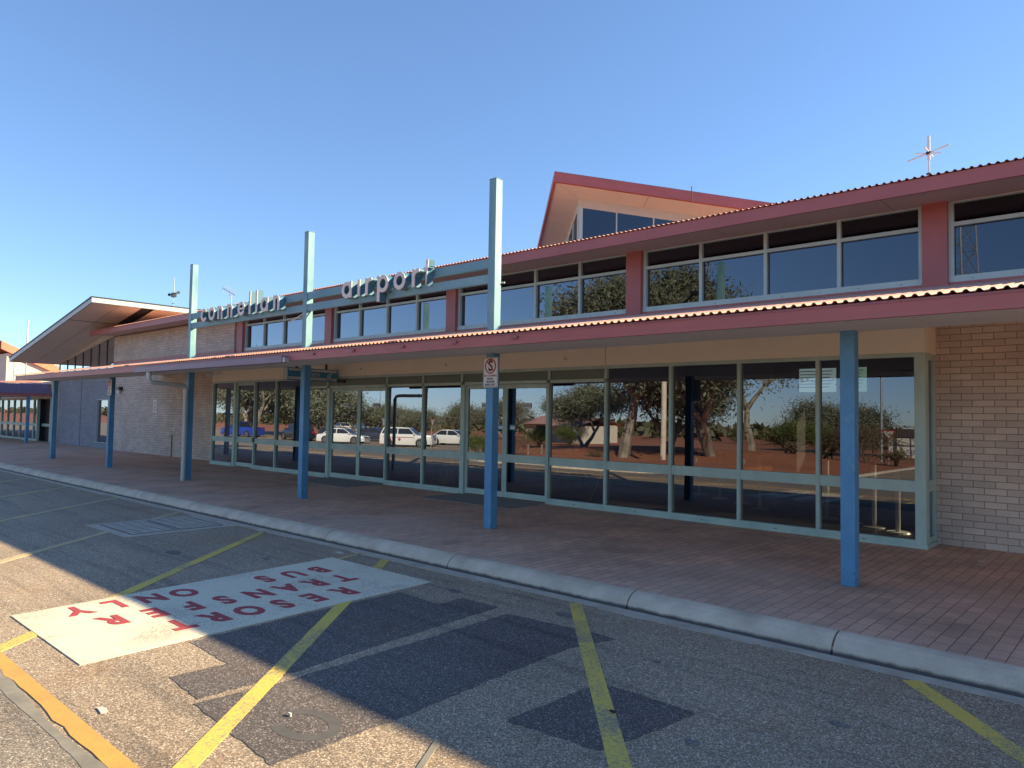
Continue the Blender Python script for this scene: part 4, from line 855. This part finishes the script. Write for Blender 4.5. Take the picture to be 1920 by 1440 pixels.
# ================================================================== across the road (seen in the glass)
def far(x, y, k=1.13): return (x*k, 20.7 - k*(20.7-y)) if x < -40 else (x, y)
def rotp(p, a): return (p[0]*math.cos(a)-p[1]*math.sin(a), p[0]*math.sin(a)+p[1]*math.cos(a))
def car(name, x, y, rz, L, Wd, H, kind, pm, label, cat='car', stripes=False):
    if x > -90: x, y = far(x, y)
    z = gh(x, y) + 0.024; c = empty(name, (x, y, z), rz, label, cat, 'vehicles parked across the road')
    w = Wd/2; hood = H*0.60; belt = H*0.63; wr = 0.33 if kind != 'suv' else 0.37
    # side stations (x, top height, half width)
    if kind == 'sedan': st = [(-L/2,.62*hood,.86),(-L/2+.08,.95*hood,.94),(-L*.28,belt,1),(L*.16,belt,1),(L*.30,hood*.93,.98),(L/2-.18,hood*.80,.93),(L/2,hood*.55,.82)]; cab = [(-L*.37,belt*.99),(-L*.20,H*.965),(-L*.05,H),(L*.07,H*.97),(L*.25,belt*.99)]
    elif kind == 'suv': st = [(-L/2,.7*hood,.9),(-L/2+.06,belt,.96),(-L*.28,belt,1),(L*.18,belt,1),(L*.30,hood,.99),(L/2-.12,hood*.93,.95),(L/2,hood*.65,.86)]; cab = [(-L*.48,belt*.99),(-L*.42,H*.97),(-L*.15,H),(L*.08,H*.98),(L*.24,belt*.99)]
    else: st = [(-L/2,belt,.95),(-L/2+.05,belt,.98),(-L*.28,belt,1),(L*.18,belt,1),(L*.30,hood,.99),(L/2-.12,hood*.9,.95),(L/2,hood*.6,.86)]; cab = [(-L*.06,belt*.99),(-L*.02,H*.97),(L*.05,H),(L*.12,H*.98),(L*.26,belt*.99)]
    b = MB(); ring = []
    for X_, zt_, ww in st:
        ww *= w; r = [(X_,-ww*.93,.2),(X_,-ww,.42),(X_,-ww,zt_*.80),(X_,-ww*.93,zt_),(X_,ww*.93,zt_),(X_,ww,zt_*.80),(X_,ww,.42),(X_,ww*.93,.2)]; ring += r
    n = len(st); fs = [(i*8+k, (i+1)*8+k, (i+1)*8+(k+1)%8, i*8+(k+1)%8) for i in range(n-1) for k in range(8)] + [tuple(range(8)), tuple((n-1)*8+k for k in range(7,-1,-1))]
    b.add(ring, fs)
    wb, wt = w*.90, w*.74; m = len(cab)
    def cw(z_): return wb + (wt-wb)*(z_-belt)/(H-belt)
    b.add([(X_,-cw(z_),z_) for X_, z_ in cab] + [(X_,cw(z_),z_) for X_, z_ in cab], [tuple(range(m)), tuple(range(2*m-1,m-1,-1))] + [(i, m+i, m+i+1, i+1) for i in range(m-1)])
    body = put('body', b, pm, c, local=True, smooth=True)
    # windows
    gz0 = belt + .03; gz1 = H*.93
    def xi(z_, i, j):
        (xa, a), (xb, b_) = cab[i], cab[j]; return xa + (xb-xa)*(z_-a)/(b_-a)
    for sgn in (-1, 1):
        g = MB(); xs0, xs1 = xi(gz0,0,1)+.10, xi(gz0,m-2,m-1)-.10; xt0, xt1 = xi(gz1,0,1)+.10, xi(gz1,m-2,m-1)-.06; cut = (xs0+xs1)/2
        for (p, q, r_, s_) in ((xs0, cut-.04, cut-.04, xt0), (cut+.04, xs1, xt1, cut+.04)):
            y0_, y1_ = sgn*(cw(gz0)+.006), sgn*(cw(gz1)+.006); f = [(p,y0_,gz0),(q,y0_,gz0),(r_,y1_,gz1),(s_,y1_,gz1)]
            g.add(f, [(0,1,2,3)] if sgn < 0 else [(3,2,1,0)])
        put('side_window', g, M_cglass, c, local=True)
        put('mirror', MB().box(xs1-.12, xs1+.04, sgn*(w*.97), sgn*(w*.97+.18), belt, belt+.13), pm, c, local=True, bevel=.02)
        put('headlight', MB().box(L/2-.28, L/2-.05, sgn*w*.52, sgn*w*.86, hood*.66, hood*.80), M_lamp, c, local=True, bevel=.02)
        put('tail_light', MB().box(-L/2-.01, -L/2+.15, sgn*w*.6, sgn*w*.90, belt*.75, belt*.92), M_tail, c, local=True, bevel=.02)
    o = .008
    for (i, j, nm) in ((m-1, m-2, 'windscreen'), (0, 1, 'rear_window')):
        X0, X1 = xi(gz0,i,j), xi(gz1,i,j); e = o if i else -o
        put(nm, MB().add([(X0+e,-cw(gz0)*.9,gz0+o),(X0+e,cw(gz0)*.9,gz0+o),(X1+e,cw(gz1)*.88,gz1+o),(X1+e,-cw(gz1)*.88,gz1+o)], [(0,1,2,3)]), M_cglass, c, local=True)
    for fx in (-L*.30, L*.31):
        for sgn in (-1, 1):
            yy = sgn*(w-.20); t = MB().tube((fx,yy,wr),(fx,sgn*(w+.012),wr),wr,wr,22); wh = put('wheel', t, M_tyre, c, local=True, smooth=True)
            ri = MB().ring((fx,sgn*(w+.013),wr), wr*.60, wr*.68, (0,sgn,0), .012, 20)
            for q in range(6):
                an = q*math.pi/3; ri.hexa([(fx+math.cos(an+s1)*r1, sgn*(w+yo), wr+math.sin(an+s1)*r1) for yo in (.013,.022) for s1, r1 in ((-.5,wr*.1),(.5,wr*.1),(.14,wr*.62),(-.14,wr*.62))])
            put('rim', ri, M_rim, wh, local=True)
            put('wheel_arch', MB().ring((fx,sgn*(w*.999),wr+.02), wr*1.0, wr*1.14, (0,sgn,0), .006, 22), M_black, c, local=True)
    put('number_plate', MB().box(L/2-.02, L/2+.012, -.19, .19, .38, .49), M_sign, c, local=True)
    put('grille', MB().box(L/2-.06, L/2+.004, -w*.5, w*.5, .52, hood*.72), M_black, c, local=True)
    if kind == 'ute': put('tray', MB().box(-L/2+.08, -L*.08, -w*.85, w*.85, belt-.02, belt+.006), M_black, c, local=True)
    if stripes:
        for sgn in (-1, 1):
            y_ = sgn*(w+.004); s = MB()
            for k in range(3):
                q = -L*.34 + .16*k; f = [(q,y_,.86*belt),(q+.10,y_,.86*belt),(q+.34,y_,.36),(q+.24,y_,.36)]; s.add(f, [(0,1,2,3)] if sgn < 0 else [(3,2,1,0)])
            s.box(-L*.42, L*.20, y_-.002, y_+.002, belt*.74, belt*.79); put('stripe', s, M_sred, c, local=True)
            put('emblem', MB().disc((-L*.08, y_, belt*.60), .12, (0,sgn,0), .004), M_sred, c, local=True)
    return c
cw_ = carpaint('white_car_paint', (0.75,0.75,0.74)); cb_ = carpaint('black_car_paint', (0.02,0.022,0.03)); cu_ = carpaint('blue_car_paint', (0.02,0.05,0.32)); cg_ = carpaint('navy_car_paint', (0.04,0.05,0.075))
# heading: local +x is the nose
car('pickup', -69.2, -15.6, R(166), 5.3, 1.85, 1.72, 'ute', cu_, 'bright blue pickup with an open tray at the left end of the parked row', 'pickup')
car('parked_car', -58.5, -15.3, R(188), 4.7, 1.85, 1.72, 'suv', cb_, 'black four wheel drive parked facing away from the white sedan')
car('parked_car', -51.8, -15.6, R(-32), 4.8, 1.82, 1.47, 'sedan', cw_, 'white sedan nearest the entry doors with a dark car behind it')
car('parked_car', -56.3, -18.6, R(-30), 4.6, 1.8, 1.48, 'suv', cg_, 'dark car tucked behind the black four wheel drive')
car('parked_car', -55.4, -21.5, R(-30), 4.6, 1.8, 1.5, 'sedan', cg_, 'navy sedan standing behind the nearest white sedan')
car('parked_car', -44.6, -16.6, R(-35), 4.8, 1.9, 1.74, 'suv', cw_, 'white rental four wheel drive with slanted red stripes', stripes=True)
car('parked_car', -44.6, -21.4, R(-22), 4.7, 1.8, 1.46, 'sedan', cw_, 'white sedan parked to the right of the striped four wheel drive')
car('parked_car', -104, -52, R(200), 4.9, 1.85, 1.7, 'suv', cw_, 'small far white four wheel drive in the distance, left of the sign pole')
car('parked_car', -98, -52, R(200), 4.9, 1.85, 1.7, 'suv', cw_, 'small far white four wheel drive in the distance, right of the sign pole')

# trees ---------------------------------------------------------------
def tree_meshes(seed, h, spread, levels, nleaf, lsize, clump, mb_trunk, mb_leaf, r0, droop=0.0, stems=1, low=0.25):
    rnd = random.Random(seed); tips = []
    def grow(p, d, ln, r, lv):
        q = p; seg = 3; pts = [p]; rr = [r]
        for i in range(seg):
            d = (d + Vector((rnd.uniform(-.25,.25), rnd.uniform(-.25,.25), rnd.uniform(-.05,.15) - droop*(lv < levels)*.1))).normalized(); q = q + d*ln/seg; pts.append(q); rr.append(r*(1-.35*(i+1)/seg))
        mb_trunk.path(pts, rr, 6 if lv > 1 else 4)
        if lv <= 3: tips.append(pts[-2])
        if lv == 0 or r < 0.012: tips.append(q); return
        n = rnd.choice((2, 3, 3)); a0 = rnd.uniform(0, 6.28)
        for i in range(n):
            a = a0 + i*6.283/n + rnd.uniform(-.5,.5); sp = spread*rnd.uniform(.6,1.2)
            nd = (d + Vector((math.cos(a), math.sin(a), rnd.uniform(-.15,.25)))*sp).normalized()
            grow(q, nd, ln*rnd.uniform(.62,.85), r*.6, lv-1)
    for s_ in range(stems):
        a = rnd.uniform(0,6.28); tl = .12 if stems == 1 else .7
        grow(Vector((rnd.uniform(-.1,.1)*stems*.5, rnd.uniform(-.1,.1)*stems*.5, -0.05)), Vector((math.cos(a)*tl, math.sin(a)*tl, 1)).normalized(), h*low*(1.2 if stems == 1 else 1), r0, levels)
    for t in tips:
        k = int(nleaf/len(tips)*rnd.uniform(.5,1.5)); cr = clump*rnd.uniform(.6,1.3)
        for _ in range(k):
            c = t + Vector((rnd.gauss(0,1), rnd.gauss(0,1), rnd.gauss(0,.75)-droop))*cr*.55
            if c.z < .15: continue
            u = Vector((rnd.uniform(-1,1), rnd.uniform(-1,1), rnd.uniform(-1,1) - droop*1.5)).normalized(); v = u.cross(Vector((rnd.uniform(-1,1), rnd.uniform(-1,1), rnd.uniform(-1,1)))).normalized()
            l = lsize*rnd.uniform(.6,1.4); wd_ = l*.32
            mb_leaf.add([c-u*l*.5, c+v*wd_*.5, c+u*l*.5, c-v*wd_*.5], [(0,1,2,3)])
PRO = {}
def plant(kind, name, x, y, s, rz, label, cat, group, zs=1.0):
    key = kind; x, y = far(x, y)
    if key not in PRO:
        t, l = MB(), MB()
        if kind == 'gum': tree_meshes(11, 9.5, .66, 5, 26000, .17, .80, t, l, .19, droop=.35, low=.17)
        elif kind == 'gum2': tree_meshes(29, 9.0, .75, 5, 26000, .17, .80, t, l, .17, droop=.2, low=.16, stems=2)
        elif kind == 'bushy': tree_meshes(5, 6.0, .7, 4, 18000, .16, .8, t, l, .11, low=.17, stems=3)
        elif kind == 'shrub': tree_meshes(17, 3.0, .8, 3, 12000, .10, .5, t, l, .06, low=.24, stems=6)
        elif kind == 'dry': tree_meshes(23, 3.0, .8, 4, 3500, .09, .45, t, l, .05, low=.26, stems=6)
        elif kind == 'tuft': tree_meshes(41, 1.0, .8, 2, 900, .12, .22, t, l, .02, low=.3, stems=7)
        zmax = max(v[2] for v in l.v); hb = {'gum':9.5,'gum2':9,'bushy':6,'shrub':3,'dry':3,'tuft':1}[kind]; f = hb/zmax
        t.v = [(a*f,b*f,c*f) for a,b,c in t.v]; l.v = [(a*f,b*f,c*f) for a,b,c in l.v]
        mt = {'gum':(M_trunk,M_leaf1),'gum2':(M_trunk,M_leaf1),'bushy':(M_trunk,M_leaf1),'shrub':(M_bark2,M_leaf2),'dry':(M_bark2,M_leaf3),'tuft':(M_bark2,M_leaf3)}[kind]
        a = D.meshes.new('trunk'); a.from_pydata([tuple(v) for v in t.v], [], t.f); a.materials.append(mt[0]); b = D.meshes.new('crown'); b.from_pydata([tuple(v) for v in l.v], [], l.f); b.materials.append(mt[1]); PRO[key] = (a, b)
    e = empty(name, (x, y, gh(x, y)), rz, label, cat, group); e.scale = (s, s, s*zs)
    for nm, me in zip(('trunk', 'crown'), PRO[key]):
        o = D.objects.new(nm, me); col.objects.link(o); o.parent = e
    return e
TG = 'trees beyond the road'
plant('gum2','gum_tree',-72.5,-18,1.25,0.3,'tall pale-limbed gum tree behind the blue pickup','tree',TG)
plant('gum','gum_tree',-67,-21,1.0,1.9,'second pale gum tree between the pickup and the black four wheel drive','tree',TG)
plant('bushy','bushy_tree',-63,-21.5,1.35,2.2,'dense rounded tree behind the black four wheel drive','tree',TG)
plant('gum2','gum_tree',-79,-22,1.15,4.0,'gum tree at the far left edge of the reflection beyond the pickup','tree',TG)
plant('bushy','bushy_tree',-76,-26,1.3,3.2,'broad dark tree behind the blue pickup and the tall gum','tree',TG)
plant('bushy','bushy_tree',-71,-23.5,1.1,5.2,'rounded tree just right of the tall gum','tree',TG)
plant('bushy','bushy_tree',-68,-25,1.25,0.9,'bushy tree filling the gap behind the second gum','tree',TG)
plant('bushy','bushy_tree',-85,-44,.85,0.6,'far small tree above the distant white cars','tree',TG)
plant('bushy','bushy_tree',-64,-29.5,.85,4.1,'dense dark tree behind the navy sedan','tree',TG)
plant('bushy','bushy_tree',-58,-29,.72,5.0,'low dark tree between the navy sedan and the striped car','tree',TG)
plant('bushy','bushy_tree',-70,-38,.8,1.0,'mid height tree above the striped four wheel drive','tree',TG)
plant('bushy','bushy_tree',-61,-39,.95,3.0,'grey green tree behind the back of the give way sign','tree',TG)
plant('gum2','gum_tree',-60,-45,.72,5.4,'grey gum with a forked trunk above the right white sedan','tree',TG)
plant('gum','gum_tree',-48,-42,.72,3.3,'gum tree standing left of the red roofed shed','tree',TG)
plant('gum2','gum_tree',-40,-34,.78,0.4,'gum tree with ragged crown beside the red mound','tree',TG)
plant('gum','gum_tree',-26.8,-20.5,1.52,2.6,'large weeping gum leaning beside the grey lamp pole','tree',TG)
plant('gum2','gum_tree',-22.6,-24,1.32,4.4,'large grey gum in the middle of the red mound','tree',TG)
plant('bushy','bushy_tree',-27,-27,1.25,1.4,'bushy tree right of the large weeping gum','tree',TG)
plant('gum','gum_tree',-22.5,-31,1.15,0.2,'gum tree at the right of the mound, left of the green wattle','tree',TG)
plant('bushy','bushy_tree',-24.5,-52,1.0,2.0,'dark tree behind the green wattle','tree',TG)
plant('bushy','bushy_tree',-20.5,-50,.95,3.7,'dark tree behind the right end of the green wattle','tree',TG)
SG = 'shrubs on the red earth'
plant('shrub','wattle_bush',-22.6,-38,1.12,0.5,'rounded yellow green wattle bush, the left of two','bush',SG)
plant('shrub','wattle_bush',-19.0,-36.5,1.05,2.5,'rounded green wattle bush, the right of two','bush',SG)
plant('dry','dry_bush',-15.4,-32.5,1.0,1.1,'brown twiggy bush left of the tall thin lamp pole','bush',SG)
plant('dry','dry_bush',-17,-35,.95,3.1,'brown twiggy bush next to the right wattle','bush',SG)
plant('tuft','grass_tuft',-19,-29.5,1.1,0,'dry tuft at the foot of the wattles','plant',SG)
plant('tuft','grass_tuft',-13.3,-31,1.3,2,'dry tuft below the red and white give way sign','plant',SG)
plant('tuft','grass_tuft',-25.6,-15,1.0,1,'green grey tuft beside the island kerb','plant',SG)
plant('shrub','roadside_shrub',-35,-15.2,.62,2,'low green shrub standing on the island edge by the sliding doors','bush',SG)
plant('dry','roadside_shrub',-33,-16.6,.5,1,'low dry shrub beside the timber stumps','bush',SG)
plant('shrub','roadside_shrub',-38,-25,.7,4,'low green shrub on the far side of the island','bush',SG)
plant('shrub','wattle_bush',-44,-37,.95,1,'green bush in front of the red roofed shed','bush',SG)
# far scrub reads as one mass
rnd = random.Random(77); sc = MB()
for i in range(1500):
    x = rnd.uniform(-520, 60); y = -rnd.uniform(75, 230); 
    if -25 < x < 0 and y > -90: continue
    r = rnd.uniform(1.2, 3.2); z = gh(x, y)
    for k in range(16):
        a = rnd.uniform(0,6.28); c = Vector((x + r*.7*rnd.gauss(0,.6), y + r*.7*rnd.gauss(0,.6), z + r*rnd.uniform(.1,1.0))); l = r*.42
        u = Vector((rnd.uniform(-1,1),rnd.uniform(-1,1),rnd.uniform(-.7,.7))).normalized(); v = u.cross(Vector((rnd.uniform(-1,1),rnd.uniform(-1,1),rnd.uniform(-1,1)))).normalized()
        sc.add([c-u*l, c+v*l*.6, c+u*l, c-v*l*.6], [(0,1,2,3)])
tag(put('distant_scrub', sc, leafmat('scrub_leaf',(0.07,0.075,0.035),(0.14,0.12,0.06),(0.10,0.10,0.05))), 'band of desert scrub on the far plain', 'scrub', kind='stuff')

# lamp poles, signs, tower, shelter, shed
def lamp_pole(x, y, h, r, label, arm=(0.9,0.2)):
    z = gh(x, y); p = empty('lamp_pole', (x, y, z), 0, label, 'lamp pole')
    put('pole', MB().tube((x,y,z),(x,y,z+h),r,r*.75,14), M_conc if r > .1 else M_steel, p, smooth=True)
    put('arm', MB().path([(x,y,z+h),(x+arm[0]*.3,y+arm[1]*.3,z+h+.5),(x+arm[0],y+arm[1],z+h+1.0)], 0.07, 10), M_black, p, smooth=True)
    put('lamp_head', MB().box(x+arm[0]-.15,x+arm[0]+.6,y+arm[1]-.2,y+arm[1]+.2,z+h+.95,z+h+1.15), M_black, p, bevel=.04)
lamp_pole(-20.9,-15.4,8.6,.17,'thick grey lamp pole on the near edge of the island', (1.2,.3))
lamp_pole(-15.5,-37.7,11,.10,'tall thin lamp pole near the give way sign')
lamp_pole(-104,-50.5,11,.09,'far thin lamp pole above the distant white cars')
lamp_pole(-98,-55,10,.09,'far thin lamp pole right of the distant white cars')
def give_way(x, y, face, label, h=1.9, s=.42):
    x, y = far(x, y)
    z = gh(x, y); p = empty('give_way_sign', (x, y, z), face, label, 'road sign')
    put('pole', MB().tube((0,0,0),(0,0,h),.03), M_steel, p, local=True)
    def tri(k, yo): return [(-s*k,yo,h+.02+s*.58*(k)), (0,yo,h+.02-s*1.15*k), (s*k,yo,h+.02+s*.58*k)]
    m = MB(); a, b = tri(1,-.035), tri(1,-.045); m.add(b+a, [(0,1,2),(5,4,3),(0,3,4,1),(1,4,5,2),(2,5,3,0)]); put('plate', m, M_sred, p, local=True)
    c, d = tri(.72,-.046), tri(.72,-.048); m = MB().add(d+c, [(0,1,2),(5,4,3),(0,3,4,1),(1,4,5,2),(2,5,3,0)]); put('face', m, M_sign, p, local=True)
    m = MB().add([(q[0],-.034,q[2]) for q in tri(.98,0)], [(2,1,0)]); put('back', m, M_sign, p, local=True)
    ca, sa = math.cos(face), math.sin(face)
    t = text('lettering', 'GIVE\nWAY', .14, M_sblk, (0,0,0), (1,0,0), (0,0,1), None, .002, .002)
    me = t.data
    for v in me.vertices: v.co = Vector((v.co.x, -.0495 + v.co.y, v.co.z + h + .10))
    t.parent = p
give_way(-13.9,-33.4,R(180-8),'red and white give way sign facing the terminal near the tall thin lamp pole', 2.1, .45)
give_way(-41.5,-16.2,R(70),'back of a triangular give way sign beside the striped car', 2.2, .42)
def board(x, y, z0, w, h, label, mat, face=R(180)):
    x, y = far(x, y)
    z = gh(x, y); p = empty('sign_board', (x, y, z), face, label, 'sign')
    put('pole', MB().tube((0,0,0),(0,0,z0+h),.035), M_steel, p, local=True); put('board', MB().box(-w/2,w/2,-.05,-.035,z0,z0+h), mat, p, local=True)
    m = MB()
    for i in range(3): m.box(-w*.38,w*.38,-.053,-.05,z0+h*(.2+.25*i),z0+h*(.28+.25*i))
    put('lettering', m, M_sblk if mat is M_sign else M_sgrey, p, local=True)
board(-87,-37,2.6,2.4,1.5,'white board on a pole above the distant cars',M_sign)
board(-66,-20.2,2.0,1.6,.8,'dark green board on a post in front of the gums',paint('green_board',(0.16,0.17,0.11),None,.5))
board(-60.5,-27,1.6,1.5,.9,'blue and white board behind the navy sedan',paint('blue_board',(0.25,0.30,0.42),None,.5))
tw = empty('lattice_tower', (-12.6,-46,gh(-12.6,-46)), 0.3, 'tall galvanised lattice tower behind the shelter', 'tower')
m = MB(); H_ = 34; b0, b1 = 1.7, .8; cs = [(1,1),(-1,1),(-1,-1),(1,-1)]
def wz(z): return b0 + (b1-b0)*z/H_
for sx_, sy_ in cs: m.tube((sx_*b0,sy_*b0,0),(sx_*b1,sy_*b1,H_),.09,.06,6)
put('leg', m, M_steel, tw, local=True)
m = MB(); z = 0
while z < H_-1:
    s_ = wz(z)*1.6; z2 = min(z+s_, H_)
    for i in range(4):
        a, b = cs[i], cs[(i+1)%4]; w0, w1 = wz(z), wz(z2)
        m.tube((a[0]*w0,a[1]*w0,z),(b[0]*w1,b[1]*w1,z2),.035,.035,5); m.tube((b[0]*w0,b[1]*w0,z),(a[0]*w1,a[1]*w1,z2),.035,.035,5); m.tube((a[0]*w1,a[1]*w1,z2),(b[0]*w1,b[1]*w1,z2),.03,.03,5)
    z = z2
put('bracing', m, M_steel, tw, local=True)
gz = gh(-17,-52); sh = empty('shelter', (-16,-52,gz), 0, 'white shelter with a flat dark roof below the lattice tower', 'building')
put('wall', MB().box(-3,3,-3,-1.0,0,2.7), M_sign, sh, local=True); put('roof', MB().box(-4.4,4,-3.5,.3,2.85,3.0), M_gfas, sh, local=True)
m = MB()
for x in (-4,-2,0,2,3.6): m.tube((x,.1,0),(x,.1,2.85),.05)
for x in (-3.5,-2.8,-2.1,-1.4): m.tube((x,.6,0),(x,.6,1.5),.03)
m.tube((-4,.1,1.9),(3.6,.1,1.9),.05); put('post', m, M_black, sh, local=True)
gz = gh(-60,-58); sd = empty('shed', (-60,-58,gz), R(20), 'low shed with a red roof beyond the mound', 'building')
put('wall', MB().box(-7,7,-3,3,0,2.2), M_cream, sd, local=True); put('roof', MB().add([(-7.6,3.6,2.1),(7.6,3.6,2.1),(7.6,0,3.3),(-7.6,0,3.3),(7.6,-3.6,2.1),(-7.6,-3.6,2.1)],[(0,3,2,1),(3,5,4,2)]), M_roof, sd, local=True)
put('opening', MB().box(-4,-1,3.0,3.02,0,1.9).box(2,4,3.0,3.02,.9,1.8), M_dark, sd, local=True)
for (x, y), l in zip([(-30.3,-14.6),(-29.4,-14.9),(-18.0,-10.2),(-15.9,-9.5),(-14.0,-10.5)], ('left one of a pair', 'right one of a pair', 'left one of the three by the far kerb', 'middle one of the three by the far kerb', 'right one of the three by the far kerb')):
    z = gh(x, y); p = empty('timber_stump', (x,y,z), 0, 'short weathered post on the red island, ' + l, 'post', 'posts on the red island')
    put('stump', MB().tube((x,y,z-.05),(x,y,z+.9),.07,.06,10), M_trunk, p, smooth=True)
